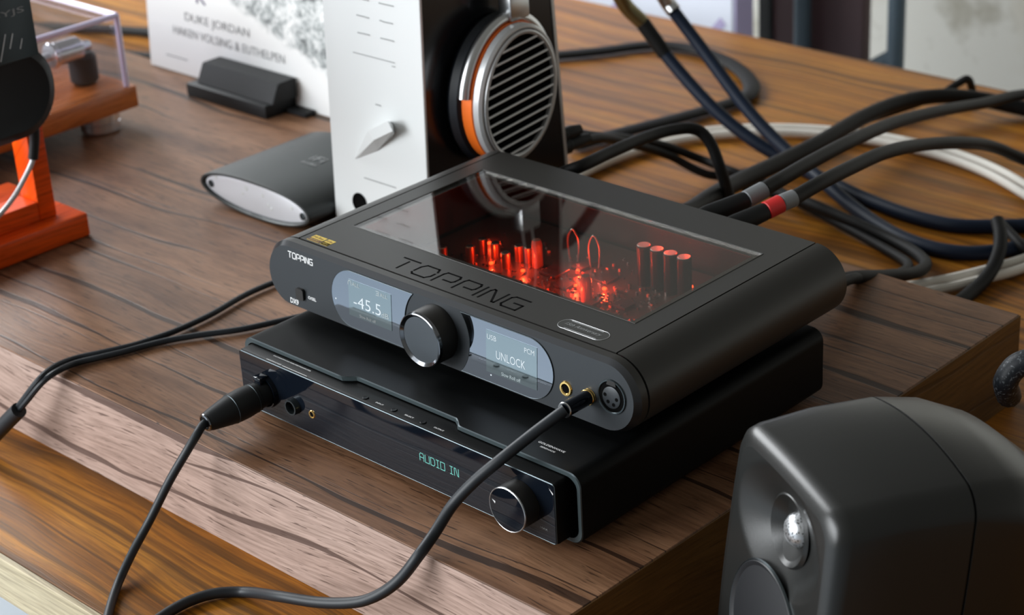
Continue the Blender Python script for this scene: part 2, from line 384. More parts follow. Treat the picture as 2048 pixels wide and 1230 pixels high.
CP['side1']=[(-0.0849,0.3818,0.112),(-0.0971,0.4238,0.1),(-0.1239,0.4877,0.07),(-0.1347,0.5645,0.03),(-0.1062,0.5895,0.009),(-0.0808,0.6188,0.009),(-0.0694,0.6841,0.012),(-0.0696,0.7691,0.012),(-0.0566,0.839,0.012),(-0.0464,0.8978,0.012),(-0.0412,0.9224,0.018),(-0.0351,0.9317,0.022),(-0.0362,0.9445,0.006)]
CP['side2']=[(-0.0871,0.3745,0.122),(-0.1041,0.425,0.1),(-0.1307,0.4956,0.07),(-0.1387,0.5623,0.04),(-0.1226,0.5949,0.02),(-0.0801,0.5945,0.016),(-0.0477,0.6063,0.006),(-0.0012,0.5899,0.006),(0.0571,0.57,0.006),(0.1128,0.5504,0.006),(0.1562,0.5267,0.01),(0.1859,0.469,0.03),(0.2079,0.3922,0.06),(0.2265,0.3342,0.085)]
CP['hook']=[(0.0186,0.2516,0.15),(0.029,0.259,0.155),(0.0197,0.3049,0.15),(0.0047,0.3719,0.14),(0.0043,0.4079,0.135),(0.011,0.4261,0.13),(0.0213,0.4296,0.12),(0.0319,0.4293,0.1),(0.0317,0.4416,0.07),(0.0405,0.4417,0.05)]
CP['loop']=[(-0.0752,0.5654,0.018),(-0.039,0.5791,0.014),(0.0065,0.5791,0.014),(0.0682,0.5693,0.012),(0.1138,0.5643,0.008),(0.1493,0.5489,0.01),(0.1791,0.5191,0.018),(0.2009,0.4678,0.035),(0.215,0.4022,0.06),(0.2198,0.3472,0.08)]
CP['rca_grey']=[(0.1863,0.2831,0.165),(0.1818,0.3098,0.163),(0.1673,0.3678,0.155),(0.1442,0.4548,0.14),(0.1051,0.5799,0.11),(0.0775,0.6967,0.08),(0.0548,0.8056,0.05),(0.0475,0.935,0.02)]
CP['rca_red']=[(0.2133,0.2827,0.165),(0.2089,0.322,0.163),(0.1982,0.3759,0.155),(0.1803,0.4504,0.14),(0.1545,0.5499,0.11),(0.139,0.6396,0.08),(0.1267,0.7131,0.05),(0.1443,0.7658,0.02)]
CP['thick']=[(0.0542,0.3548,0.09),(0.0282,0.42,0.075),(0.0034,0.4937,0.06),(-0.0097,0.5702,0.05),(-0.0173,0.6433,0.045),(-0.0305,0.7283,0.04),(-0.0326,0.8013,0.035),(-0.0182,0.8518,0.03),(0.0047,0.8908,0.02),(0.0553,0.9228,0.008)]
CP['white1']=[(-0.21,0.4895,0.006),(-0.222,0.532,0.006),(-0.2241,0.5868,0.006),(-0.2102,0.6481,0.006),(-0.1831,0.6952,0.006),(-0.1337,0.7387,0.006),(-0.0689,0.7683,0.006),(0.0111,0.7802,0.006),(0.0779,0.7717,0.006),(0.1395,0.747,0.006),(0.2057,0.7038,0.006),(0.2375,0.6382,0.006),(0.2343,0.584,0.006),(0.216,0.5366,0.006),(0.2015,0.5061,0.006),(0.1795,0.4727,0.006),(0.1546,0.4443,0.006)]
CP['white2']=[(-0.1997,0.4782,0.006),(-0.2115,0.5201,0.006),(-0.2134,0.5743,0.006),(-0.2003,0.636,0.006),(-0.1742,0.6838,0.006),(-0.1252,0.7271,0.006),(-0.0601,0.7555,0.006),(0.0207,0.7653,0.006),(0.0887,0.7539,0.006),(0.1518,0.7258,0.006),(0.2032,0.695,0.006),(0.2272,0.6439,0.006),(0.2249,0.6002,0.006),(0.2071,0.5512,0.006),(0.188,0.512,0.006),(0.1682,0.4824,0.006),(0.148,0.4539,0.006)]
CP['stub']=[(0.1931,0.6082,0.03),(0.2049,0.5937,0.025),(0.215,0.5751,0.018),(0.2214,0.5509,0.01),(0.2242,0.5231,0.006),(0.2254,0.4832,0.006)]
CP['stub2']=[(0.1762,0.6425,0.012),(0.1995,0.624,0.012),(0.2226,0.6095,0.01),(0.2438,0.6103,0.006)]
CP['braid']=[(0.4247,0.2794,0.1),(0.4133,0.2734,0.1),(0.4057,0.2679,0.095),(0.4016,0.2644,0.085),(0.3958,0.2802,0.065)]
CP['xlrc']=[(0.0251,-0.115,0.0916),(0.0258,-0.119,0.0909),(0.0283,-0.126,0.088),(0.0266,-0.135,0.0782),(0.0197,-0.146,0.0597),(0.0117,-0.161,0.0329),(0.0113,-0.178,0.0156),(0.0191,-0.198,0.0035),(0.0451,-0.2249,0.0035),(0.0678,-0.2451,0.0035)]
CP['split1']=[(-0.1281,0.1299,0.076),(-0.1371,0.1058,0.0745),(-0.1417,0.0812,0.0745),(-0.1419,0.0533,0.0745),(-0.1355,0.0135,0.0745),(-0.1348,-0.0206,0.0745),(-0.1377,-0.0418,0.0745),(-0.1408,-0.0556,0.0745),(-0.1502,-0.0782,0.0745),(-0.1577,-0.0952,0.0745),(-0.1551,-0.1151,0.0765),(-0.1515,-0.13,0.0744),(-0.1633,-0.138,0.0584),(-0.174,-0.142,0.0453)]
CP['split2']=[(-0.0587,0.0783,0.076),(-0.0738,0.061,0.0745),(-0.0836,0.0395,0.0745),(-0.0968,0.0114,0.0745),(-0.1139,-0.0132,0.0745),(-0.1254,-0.0325,0.0745),(-0.1325,-0.0503,0.0745),(-0.1371,-0.0651,0.0745),(-0.144,-0.0826,0.0745),(-0.1508,-0.1,0.0745),(-0.147,-0.1188,0.0765),(-0.1497,-0.13,0.0717),(-0.1612,-0.138,0.0566),(-0.1724,-0.142,0.0442)]
CP['sleeve']=[(-0.168,-0.142,0.0482),(-0.1823,-0.145,0.0351),(-0.2088,-0.15,0.0103)]
CP['p44c']=[(0.2771,-0.0335,0.1501),(0.2736,-0.041,0.146),(0.2668,-0.054,0.1378),(0.2578,-0.0715,0.1261),(0.247,-0.083,0.113),(0.2364,-0.093,0.097),(0.2342,-0.107,0.0836),(0.235,-0.122,0.0755),(0.2261,-0.131,0.0594),(0.2144,-0.138,0.0474),(0.1996,-0.144,0.0385),(0.1716,-0.151,0.0299),(0.1381,-0.156,0.0228),(0.0936,-0.1505,0.0045),(0.0794,-0.1641,0.0045),(0.0731,-0.1817,0.0045),(0.0737,-0.2044,0.0045),(0.0809,-0.2294,0.0045)]
CP['hpcable']=[(-0.3847,0.0458,0.165),(-0.3896,0.0433,0.15),(-0.3957,0.0366,0.135),(-0.4099,0.0307,0.12),(-0.4295,0.0231,0.105),(-0.4517,0.0144,0.09)]
# where the cables go on beyond the part in view
def _ext(k, pre=(), post=()): CP[k] = list(pre) + CP[k] + list(post)
_ext('xlrc', post=[(0.085,-0.260,-0.05),(0.090,-0.264,-0.20),(0.092,-0.266,-0.45)])
_ext('p44c', post=[(0.092,-0.250,-0.02),(0.100,-0.260,-0.12),(0.104,-0.264,-0.45)])
_ext('blue1', pre=[(-0.150,0.3520,0.340),(-0.175,0.43,0.355),(-0.215,0.53,0.310),(-0.243,0.59,0.235)], post=[(0.30,0.76,0.007),(0.42,0.88,0.007)])
_ext('blue2', pre=[(-0.120,0.3520,0.340),(-0.140,0.43,0.360),(-0.175,0.54,0.320),(-0.205,0.61,0.240)], post=[(0.29,0.72,0.007),(0.46,0.82,0.007)])
_ext('rca_grey', post=[(0.110,0.938,0.0075),(0.300,0.925,0.0065)])
_ext('thick', post=[(0.105,0.953,0.0085),(0.220,0.958,0.0085),(0.400,0.950,0.0085)])
_ext('rca_red', post=[(0.22,0.80,0.0065),(0.42,0.88,0.0065)])
_ext('white1', pre=[(-0.62,0.405,0.006),(-0.42,0.410,0.006),(-0.26,0.435,0.006)], post=[(0.06,0.400,0.006),(-0.10,0.396,0.006)])
_ext('white2', pre=[(-0.62,0.395,0.006),(-0.42,0.399,0.006),(-0.25,0.424,0.006)], post=[(0.06,0.409,0.006),(-0.10,0.406,0.006)])
_ext('stub', post=[(0.20,0.430,0.007),(0.10,0.418,0.018)])
_ext('stub2', post=[(0.34,0.66,0.006),(0.48,0.74,0.006)])
_ext('braid', pre=[(0.80,0.50,0.0095),(0.66,0.43,0.012),(0.57,0.365,0.045),(0.49,0.315,0.085)])
_ext('split1', pre=[(-0.045,0.372,0.0745),(-0.045,0.300,0.0745),(-0.055,0.215,0.0745),(-0.095,0.165,0.0745)])
_ext('split2', pre=[(-0.018,0.372,0.0745),(-0.018,0.300,0.0745),(-0.016,0.200,0.0745),(-0.030,0.115,0.0745)])
CP['sleeve_out'] = [(-0.2088,-0.150,0.0103),(-0.240,-0.170,0.0040),(-0.300,-0.195,0.0040),(-0.420,-0.208,0.0040),(-0.650,-0.200,0.0040)]
# ------------------------------------------------------------ setting: floor, wall
def struct(name, bm, m, parent=None):
    o = obj(name, bm, m, parent, smooth=False); o['kind'] = 'structure'; return o
b = B(); box(b, -6, 6, -6, 1.7, -0.80, -0.75); struct('floor', b, 'floor_grey')
b = B(); box(b, -3.4, 3.4, 1.7, 1.8, -0.75, 0.55); struct('wall_back', b, 'stained_plaster')

# ------------------------------------------------------------ desk
TR = 0.071
t = thing('desk', 'golden teak laminate desk with a pale front edge band, carrying all the equipment', 'desk', (0, 0.376, -0.75))
b = B(); box(b, -1.55, 1.15, -0.222, 0.978, -0.036, 0.0, 0.0008, 1); obj('desk_top', b, 'teak_laminate', t)
b = B(); box(b, -1.55, 1.15, -0.227, -0.2222, -0.036, 0.0, 0.0006, 1); tagp = obj('front_edge_band', b, 'pale_edge_band', t); tagp['label'] = 'pale cream front edge band'
for x in (-1.45, 1.05):
    for y in (-0.14, 0.90):
        b = B(); box(b, x - 0.03, x + 0.03, y - 0.03, y + 0.03, -0.75, -0.037, 0.003, 1); obj('leg', b, 'paint_bluegrey', t)

# ------------------------------------------------------------ riser board
t = thing('desk_riser', 'thick wood-effect riser board with dark brown top and front painted pinkish as if daylit', 'riser board', (-0.3, 0.135, 0))
b = B(); box(b, -0.98, 0.3430, -0.1142, 0.384, 0.0, TR, 0.0006, 1); obj('board', b, 'riser_laminate', t)
b = B(); box(b, -0.98, 0.3440, -0.1152, -0.1143, 0.0, TR - 0.0004, 0.0003, 1); o = obj('daylit_front_strip', b, 'riser_daylit_laminate', t); o['label'] = 'front strip with daylight painted in as pinkish grey, and dark grain lines'  # thin strip added to carry the daylit tone of the front
b = B(); box(b, 0.3431, 0.3440, -0.1142, 0.384, 0.0, TR - 0.0004, 0.0003, 1); o = obj('shaded_end_strip', b, 'riser_shaded_laminate', t); o['label'] = 'warm brown end strip with its shade painted in'

# ------------------------------------------------------------ upper amplifier (rounded ends, glass window)
HA = thing('headphone_amplifier', 'black amplifier with rounded ends, large knob and glass window over red-lit circuits', 'amplifier', (0.1425, 0.10, 0.122))
ZB, ZTP, RC = 0.128, 0.177, 0.0245
ZC = (ZB + ZTP) / 2; XL, XR = -0.028, 0.313
def stadium(r, inset_x=0.0, n=20):
    out = []
    for cx, a0 in ((XR - RC, -90), (XL + RC, 90)):
        for i in range(n + 1):
            a = math.radians(a0 + 180 * i / n); out.append((cx + r * math.cos(a), ZC + r * math.sin(a)))
    return out
KT = 0.07
FY = lambda z: -0.0090 - (ZC - z) * KT      # the front face leans back a little
UT = Vector((0, KT, 1)).normalized(); NF = Vector((0, -1, KT)).normalized()
lpf = lambda r: [Vector((x, FY(z), z)) for x, z in stadium(r)]
lp = lambda r, y: [Vector((x, y, z)) for x, z in stadium(r)]
b = B(); loft(b, [lp(RC, 0.0012), lp(RC, -0.0046), lpf(RC - 0.0030)], mis=[0, 1, 2])
f = [f for f in b.faces if len(f.verts) > 10]
for q in f: q.material_index = 2 if q.calc_center_median().y < -0.006 else 0
obj('front_panel', b, ['anodised_black', 'chamfer_metal', 'front_gunmetal'], HA, ang=25)
for sgn in (0, 1):
    b = B(); pts = []
    cx, a0 = ((XR - RC, -90), (XL + RC, 90))[sgn]
    for i in range(25):
        a = math.radians(a0 + 180 * i / 24); pts.append((cx + RC * math.cos(a), ZC + RC * math.sin(a)))
    e = 0.0014 if sgn == 0 else -0.0014
    pts = pts + [(cx - e * 0 , ZC + (RC if sgn == 0 else -RC))] if False else pts
    loft(b, [[Vector((x, y, z)) for x, z in pts] for y in (0.0028, 0.2060)])
    obj('side_cheek', b, 'anodised_black', HA)
PX0, PX1, PY0, PY1 = XL + RC + 0.0012, XR - RC - 0.0012, 0.0028, 0.2060
GX0, GX1, GY0, GY1 = 0.0122, 0.2708, 0.0397, 0.1705
b = B()
outer = [(PX0, PY0), (PX1, PY0), (PX1, PY1), (PX0, PY1)]; inner = [(GX0, GY0), (GX1, GY0), (GX1, GY1), (GX0, GY1)]
Lz = lambda P, z: [Vector((x, y, z)) for x, y in P]
loft(b, [Lz(inner, 0.1735), Lz(outer, 0.1735), Lz(outer, ZTP), Lz(inner, ZTP), Lz(inner, 0.1735)], False, False)
bmesh.ops.remove_doubles(b, verts=b.verts[:], dist=1e-6)
obj('top_plate', b, 'anodised_black', HA, smooth=False)
b = B(); box(b, PX0, PX1, PY0, 0.2060, ZB, 0.1300); obj('bottom_plate', b, 'anodised_black', HA, smooth=False)
b = B(); box(b, PX0, PX1, 0.2030, 0.2060, 0.1300, 0.1735); obj('back_panel', b, 'anodised_black', HA, smooth=False)
g = 0.0003
b = B(); box(b, GX0 + g, GX1 - g, GY0 + g, GY1 - g, 0.1757, 0.1769); obj('glass_window', b, 'tinted_glass', HA, smooth=False)
b = B(); i2 = [(GX0 + .0055, GY0 + .0055), (GX1 - .0055, GY0 + .0055), (GX1 - .0055, GY1 - .0055), (GX0 + .0055, GY1 - .0055)]
o2 = [(GX0 + g, GY0 + g), (GX1 - g, GY0 + g), (GX1 - g, GY1 - g), (GX0 + g, GY1 - g)]
loft(b, [Lz(i2, 0.1748), Lz(o2, 0.1748), Lz(o2, 0.1755), Lz(i2, 0.1755), Lz(i2, 0.1748)], False, False); bmesh.ops.remove_doubles(b, verts=b.verts[:], dist=1e-6)
obj('window_border', b, 'frit_black', HA, smooth=False)
b = B(); loft(b, [Lz([(x - (.0004 if x < .1 else -.0004), y - (.0004 if y < .1 else -.0004)) for x, y in inner], 0.1771), Lz(inner, 0.1773), Lz([(x + (.0003 if x < .1 else -.0003), y + (.0003 if y < .1 else -.0003)) for x, y in inner], 0.1770)], False, False)
obj('window_trim', b, 'frit_black', HA, smooth=False)
for x in (0.035, 0.25):
    for y in (0.04, 0.165):
        b = B(); cyl(b, (x, y, 0.123), (x, y, 0.1282), 0.012, n=28, bev=0.001); obj('foot', b, 'rubber_black', HA)
# knob
KX, KZ = 0.1436, 0.1525
b = B(); lathe(b, [(0.0190, -0.003), (0.0190, 0.0138), (0.0186, 0.0150)], (KX, -0.0091, KZ), (0, -1, 0), 72)
lathe(b, [(0.0165, 0.0134), (0.0, 0.0134)], (KX, -0.0091, KZ), (0, -1, 0), 72)
kn = obj('volume_knob', b, 'knob_black', HA)
b = B(); lathe(b, [(0.0190, 0.0138), (0.0187, 0.0160), (0.0180, 0.0163), (0.0160, 0.0148), (0.0158, 0.0134)], (KX, -0.0091, KZ), (0, -1, 0), 72); obj('knob_ring', b, 'dark_chrome', kn)
b = B(); lathe(b, [(0.0161, 0.0136), (0.0161, 0.0146), (0.0, 0.0146)], (KX, -0.0091, KZ), (0, -1, 0), 64); obj('knob_cap', b, 'knob_face', kn)
# displays
def arc(cx, cz, r, a0, a1, n): return [(cx + r * math.cos(math.radians(a0 + (a1 - a0) * i / n)), cz + r * math.sin(math.radians(a0 + (a1 - a0) * i / n))) for i in range(n + 1)]
R0 = 0.0204
aa = math.degrees(math.asin(R0 / 0.0301))
polyL = arc(0.0413 + R0, KZ, R0, 90, 270, 24) + arc(KX, KZ, 0.0301, 180 + aa, 180 - aa, 20)
polyR = arc(0.2460 - R0, KZ, R0, -90, 90, 24) + arc(KX, KZ, 0.0301, aa, -aa, 20)
for nm, poly in (('left_display', polyL), ('right_display', polyR)):
    b = B(); prism(b, poly, lambda u, v, d: Vector((u, FY(v) + d, v)), -0.0001, -0.0006); dsp = obj('display_glass', b, 'display_glass', HA, ang=40)
    cxm = sum(p[0] for p in poly) / len(poly)
    rim = [(KX + (u - KX) , v) for u, v in poly]
    b = B(); pts = [Vector((u, FY(v) - .0005, v)) for u, v in poly]; pts.append(pts[0]); tube(b, pts, 0.00022, 6, smooth=False); obj('display_rim', b, 'rim_grey', dsp)
    if nm == 'left_display':
        dsp['label'] = 'left display reading -45.5dB'
        b = B(); prism(b, [(0.0590, 0.1410), (0.1010, 0.1410), (0.1010, 0.1670), (0.0590, 0.1670)], lambda u, v, d: Vector((u, FY(v) + d, v)), -0.0006, -0.00085); obj('screen', b, 'screen_pixels', dsp, smooth=False)
        text('volume_reading', '-45.5', (0.0640, FY(0.1487) - .00088, 0.1487), EX, UT, 0.0268, 0.0080, 'screen_text', dsp, thin=-0.007)
        text('volume_unit', 'dB', (0.0915, FY(0.1484) - .00088, 0.1484), EX, UT, 0.0068, 0.0036, 'screen_text_dim', dsp)
        text('output_label', 'ALL', (0.0630, FY(0.1632) - .00088, 0.1632), EX, UT, 0.0072, 0.0026, 'screen_text_dim', dsp)
        bb = B(); bars(bb, [[(0, 0), (0, .5), (.25, 1), (.75, 1), (1, .5), (1, 0)]], 0.0004, (0.0590, FY(0.1632) - .00088, 0.1632), EX, UT, 0.00012, 0.0030, 0.0030); obj('headphone_symbol', bb, 'screen_text_dim', dsp, smooth=False)
        text('mode_label', 'ALL', (0.0905, FY(0.1628) - .00088, 0.1628), EX, UT, 0.0072, 0.0026, 'screen_text_dim', dsp)
        bb = B(); bars(bb, [[(0, 0), (1, 0), (1, 1), (0, 1)], [(.2, .5), (1, .5)]], 0.0004, (0.0866, FY(0.1628) - .00088, 0.1628), EX, UT, 0.00012, 0.0026, 0.0028); obj('output_symbol', bb, 'screen_text_dim', dsp, smooth=False)
        text('filter_label', 'Slow Roll off', (0.0695, FY(0.1420) - .00088, 0.1420), EX, UT, 0.0160, 0.0020, 'grey_print', dsp)
        b = B(); lathe(b, [(0.0006, 0), (0, 0.00005)], (0.0455, FY(0.1490) - .0007, 0.1490), NF, 12); obj('indicator_dot', b, 'screen_text', dsp)
    else:
        dsp['label'] = 'right display reading UNLOCK'
        b = B(); prism(b, [(0.1886, 0.1390), (0.2325, 0.1390), (0.2325, 0.1678), (0.1886, 0.1678)], lambda u, v, d: Vector((u, FY(v) + d, v)), -0.0006, -0.00085); obj('screen', b, 'screen_pixels', dsp, smooth=False)
        text('input_label', 'USB', (0.1897, FY(0.1618) - .00088, 0.1618), EX, UT, 0.0080, 0.0034, 'screen_text', dsp, thin=-0.007)
        text('format_label', 'PCM', (0.2220, FY(0.1618) - .00088, 0.1618), EX, UT, 0.0084, 0.0034, 'screen_text', dsp, thin=-0.007)
        text('lock_label', 'UNLOCK', (0.1975, FY(0.1502) - .00088, 0.1502), EX, UT, 0.0252, 0.0056, 'screen_text', dsp, thin=-0.007)
        text('filter_label', 'Slow Roll off', (0.2020, FY(0.1400) - .00088, 0.1400), EX, UT, 0.0165, 0.0024, 'screen_text_dim', dsp)
        b = B(); lathe(b, [(0.0006, 0), (0, 0.00005)], (0.1925, FY(0.1372) - .0007, 0.1372), NF, 12); obj('indicator_dot', b, 'screen_text', dsp)
# logo strokes
LET = {'T': (1.15, [[(0, 1), (1.15, 1)], [(.575, .80), (.575, 0)]]),
       'O': (1.15, [[(.0, .28), (.0, .72), (.16, 1), (.99, 1), (1.15, .72)], [(1.15, .55), (1.15, .28), (.99, 0), (.16, 0), (0, .14)]]),
       'P': (1.05, [[(0, 0), (0, .80), (.08, 1), (.95, 1), (1.05, .85), (1.05, .50), (.95, .36), (.42, .36)]]),
       'I': (0.0, [[(0, 0), (0, 1)]]),
       'N': (1.0, [[(0, 0), (0, .82), (.10, 1), (.22, .95), (.80, .10), (1.0, .10)][:4] + [(.86, 0.02), (1.0, .02), (1.0, 1)]]),
       'G': (1.05, [[(1.05, 1), (.16, 1), (0, .84), (0, .16), (.16, 0), (1.05, 0), (1.05, .50), (.50, .50)]])}
def logo(bm, word, org, ux, uy, width, height, w, t):
    gap = .34; tot = sum(LET[c][0] for c in word) + gap * (len(word) - 1); k = width / tot; x = 0
    for c in word:
        bars(bm, [[((p[0] + x) * k, p[1] * height) for p in pl] for pl in LET[c][1]], w, org, ux, uy, t)
        x += LET[c][0] + gap
    return bm
b = B(); logo(b, 'TOPPING', (0.0815, 0.0085, 0.17702), EX, EY, 0.1165, 0.0150, 0.0015, 0.00008); o = obj('painted_engraving', b, 'deep_black', HA, smooth=False)  # flat black strokes; the shade of the cut letters is painted
b = B(); logo(b, 'TOPPING', (-0.0035, FY(0.1664) - .0001, 0.1664), EX, UT, 0.0255, 0.0042, 0.00065, 0.00012); obj('white_logo', b, 'white_print', HA, smooth=False)
text('model_lettering', 'DX9', (-0.0036, FY(0.1322) - .0001, 0.1322), EX, UT, 0.0086, 0.0040, 'white_print', HA, thin=0.014)
text('button_lettering', 'O/SEL', (0.0157, FY(0.1402) - .0001, 0.1402), EX, UT, 0.0084, 0.0022, 'white_print', HA, thin=0.014)
b = B(); prism(b, rrect(0.0045, 0.0122, 0.1376, 0.1462, 0.0016), lambda u, v, d: Vector((u, d, v)), -0.0085, -0.0118); obj('select_button', b, 'knob_black', HA)
# badge
b = B(); prism(b, rrect(0.2320, 0.2705, 0.0078, 0.0200, 0.0058, 10), lambda u, v, d: Vector((u, v, d)), 0.1768, 0.17715); bd = obj('badge', b, 'frit_black', HA)
bd['label'] = 'oval anniversary badge'
b = B(); pts = [Vector((u, v, 0.17712)) for u, v in rrect(0.2320, 0.2705, 0.0078, 0.0200, 0.0058, 10)]; pts.append(pts[0]); tube(b, pts, 0.00016, 6, smooth=False); obj('badge_rim', b, 'silver_paint', bd)
b = B(); bars(b, [[(0, 0), (0.026, 0)], [(0.002, -0.0098), (0.028, -0.0098)], [(0.0, -0.0022), (0.024, -0.0022)]][:2], 0.00035, (0.2375, 0.0188, 0.17716), EX, EY, 0.0001); obj('badge_lines', b, 'silver_paint', bd, smooth=False)
text('badge_lettering', '15th Anniversary', (0.2365, 0.0118, 0.17720), EX, EY, 0.0290, 0.0042, 'grey_print', bd, shear=0.35)
# hi-res stickers
for i, (x0, x1, y0, y1) in enumerate(((0.0030, 0.0152, 0.0045, 0.0132), (0.0165, 0.0240, 0.0045, 0.0132))):
    b = B(); box(b, x0, x1, y0, y1, 0.1770, 0.17712); st = obj('gold_sticker', b, 'gold_foil', HA, smooth=False)
    b = B(); box(b, x0 + .0002, x1 - .0002, y0 + .0002, y0 + (y1 - y0) * .42, 0.1771, 0.17717); obj('sticker_lower_field', b, 'brown_foil' if i == 0 else 'deep_black', st, smooth=False)
    text('sticker_lettering', 'Hi-Res', (x0 + (x1 - x0) * .1, y0 + (y1 - y0) * .56, 0.17713), EX, EY, (x1 - x0) * .8, (y1 - y0) * .28, 'brown_foil', st)
    text('sticker_lettering', 'AUDIO', (x0 + (x1 - x0) * .14, y0 + (y1 - y0) * .12, 0.17718), EX, EY, (x1 - x0) * .72, (y1 - y0) * .2, 'gold_foil', st)
# sockets
AXF = Vector((0, -1, 0))
def ring(bm, c, r0, r1, h, n=32, dpt=0.0):
    return lathe(bm, [(r0, -dpt), (r0, h * .5), (r0 + (r1 - r0) * .25, h), (r1 - (r1 - r0) * .25, h), (r1, 0)], c, AXF, n)
def socket(parent, name, c, r0, r1, h, m, hole='deep_black', label=None):
    b = B(); ring(b, c, r0, r1, h); s_ = obj(name, b, m, parent)
    b = B(); lathe(b, [(r0 * 1.02, 0.0002), (0, 0.0002)], c, AXF, 28); obj('socket_hole', b, hole, s_)
    if label: s_['label'] = label
    return s_
AXF = NF
sk = socket(HA, 'jack_socket', (0.2562, FY(0.1476) - .0001, 0.1476), 0.0029, 0.0050, 0.0010, 'gold_metal', label='gold-rimmed headphone jack')
socket(HA, 'jack_socket', (0.2748, FY(0.1482) - .0001, 0.1482), 0.0032, 0.0052, 0.0009, 'gold_metal')
xs_ = socket(HA, 'xlr_socket', (0.2932, FY(0.1538) - .0001, 0.1538), 0.0098, 0.0113, 0.0010, 'rim_grey', label='four-hole round balanced socket')
b = B(); lathe(b, [(0.0070, 0.0001), (0.0070, 0.0007), (0.0066, 0.0009), (0, 0.0009)], (0.2932, FY(0.1534) - .0001, 0.1534), NF, 36); obj('socket_insert', b, 'front_gunmetal', xs_)
b = B(); prism(b, [(0.2895, 0.1615), (0.2969, 0.1615), (0.2962, 0.1645), (0.2902, 0.1645)], lambda u, v, d: Vector((u, FY(v) + d, v)), -0.0001, -0.0013); obj('latch', b, 'knob_black', xs_, smooth=False)
for hx, hz in ((0.2884, 0.1544), (0.2909, 0.1504), (0.2953, 0.1494), (0.2975, 0.1534)):
    b = B(); lathe(b, [(0.0012, 0.00110), (0, 0.00110)], (hx, FY(hz) - .0001, hz), NF, 14); obj('pin_hole', b, 'deep_black', xs_)
# circuits under the glass
b = B(); box(b, 0.004, 0.281, 0.012, 0.198, 0.1312, 0.1328); pcb = obj('circuit_board', b, 'pcb', HA, smooth=False)
def capc(x, y, r, h, sl, top):
    b = B(); lathe(b, [(r, 0), (r, h - r * .15), (r * .88, h)], (x, y, 0.1328), (0, 0, 1), 22); c_ = obj('capacitor', b, sl, pcb)
    b = B(); lathe(b, [(r * .9, h - .0001), (r * .85, h + .0002), (0, h)], (x, y, 0.1328), (0, 0, 1), 22); return c_, b
for x, y in ((0.1765, 0.1600), (0.1883, 0.1600), (0.2000, 0.1602), (0.2118, 0.1604)):
    c_, bt = capc(x, y, 0.0052, 0.0300, 'cap_sleeve', 'tin'); bt.free()
    b = B(); lathe(b, [(0.0047, 0.0300), (0.0043, 0.0303), (0, 0.0301)], (x, y, 0.1328), (0, 0, 1), 22); obj('capacitor_top', b, 'cap_top', pcb)
for x, y in ((0.0500, 0.1150), (0.0480, 0.1300), (0.0610, 0.1300), (0.0790, 0.1220), (0.0780, 0.1370), (0.0860, 0.1390), (0.0350, 0.1020)):
    c_, bt = capc(x, y, 0.0034, 0.0120, 'copper', 'tin'); bt.free()
    b = B(); lathe(b, [(0.0030, 0.0120), (0.0028, 0.0122), (0, 0.0121)], (x, y, 0.1328), (0, 0, 1), 22); obj('capacitor_top', b, 'tin', pcb)
for x, y, sx_, sy_, h in ((0.1350, 0.0950, .012, .006, .007), (0.1600, 0.0900, .014, .0055, .007), (0.2070, 0.0750, .014, .0055, .008), (0.2350, 0.0700, .013, .005, .008), (0.2140, 0.0540, .016, .006, .007)):
    b = B(); box(b, x, x + sx_, y, y + sy_, 0.1328, 0.1328 + h, .0004, 1); obj('relay', b, 'relay_lit_orange', pcb, smooth=False)
for x, y, sx_, sy_ in ((0.105, 0.128, .016, .016), (0.128, 0.118, .012, .012), (0.143, 0.142, .014, .014), (0.118, 0.148, .010, .018), (0.182, 0.118, .012, .012), (0.195, 0.092, .010, .008), (0.165, 0.105, .008, .012), (0.225, 0.120, .014, .010), (0.07, 0.09, .014, .012), (0.09, 0.075, .010, .010), (0.245, 0.10, .010, .014), (0.155, 0.070, .012, .008)):
    b = B(); box(b, x, x + sx_, y, y + sy_, 0.1329, 0.1350, .0003, 1); obj('chip', b, 'chip_black', pcb, smooth=False)
for x, y, h in ((0.1620, 0.1150, .020), (0.0960, 0.1370, .022)):
    b = B(); lathe(b, [(0.0040, 0), (0.0040, h * .8), (0.0030, h * .95), (0, h)], (x, y, 0.1328), (0, 0, 1), 20); obj('inductor', b, 'inductor_brown', pcb)
for x in (0.108, 0.128):
    b = B(); tube(b, [(x, 0.158, 0.133), (x - .001, 0.158, 0.150), (x + .003, 0.159, 0.158), (x + .007, 0.160, 0.150), (x + .006, 0.160, 0.133)], 0.0008, 8); obj('wire_loop', b, 'tin', pcb)
b = B(); box(b, 0.244, 0.262, 0.150, 0.166, 0.1328, 0.160, .001, 1); obj('metal_shield', b, 'tin', pcb, smooth=False)
b = B()
for i in range(520):
    x = random.uniform(0.03, 0.275); y = random.uniform(0.03, 0.175)
    if i < 300: x = random.gauss(0.165, 0.038); y = random.gauss(0.118, 0.026)
    if not (0.008 < x < 0.277 and 0.016 < y < 0.19): continue
    a, c, h = random.uniform(.0006, .0022), random.uniform(.0006, .0018), random.uniform(.0006, .0026)
    box(b, x, x + a, y, y + c, 0.1328, 0.1328 + h, mi=random.choice((0, 0, 1, 2)))
o = obj('small_components', b, ['tin', 'chip_black', 'relay_lit_orange'], pcb, smooth=False); o['kind'] = 'stuff'
def led(x, y, z, p):
    b = B(); box(b, x - .0012, x + .0012, y - .0012, y + .0012, 0.1328, 0.1345, .0003, 1); l_ = obj('red_led', b, 'led_red', pcb, smooth=False)
    L = bpy.data.lights.new('red_led_and_fill_glow', 'POINT'); L.energy = p * 0.8; L.color = (1.0, 0.045, 0.012); L.shadow_soft_size = 0.0012
    lo = bpy.data.objects.new('red_led_and_fill_glow', L); COL.objects.link(lo); lo.location = (x, y, z)
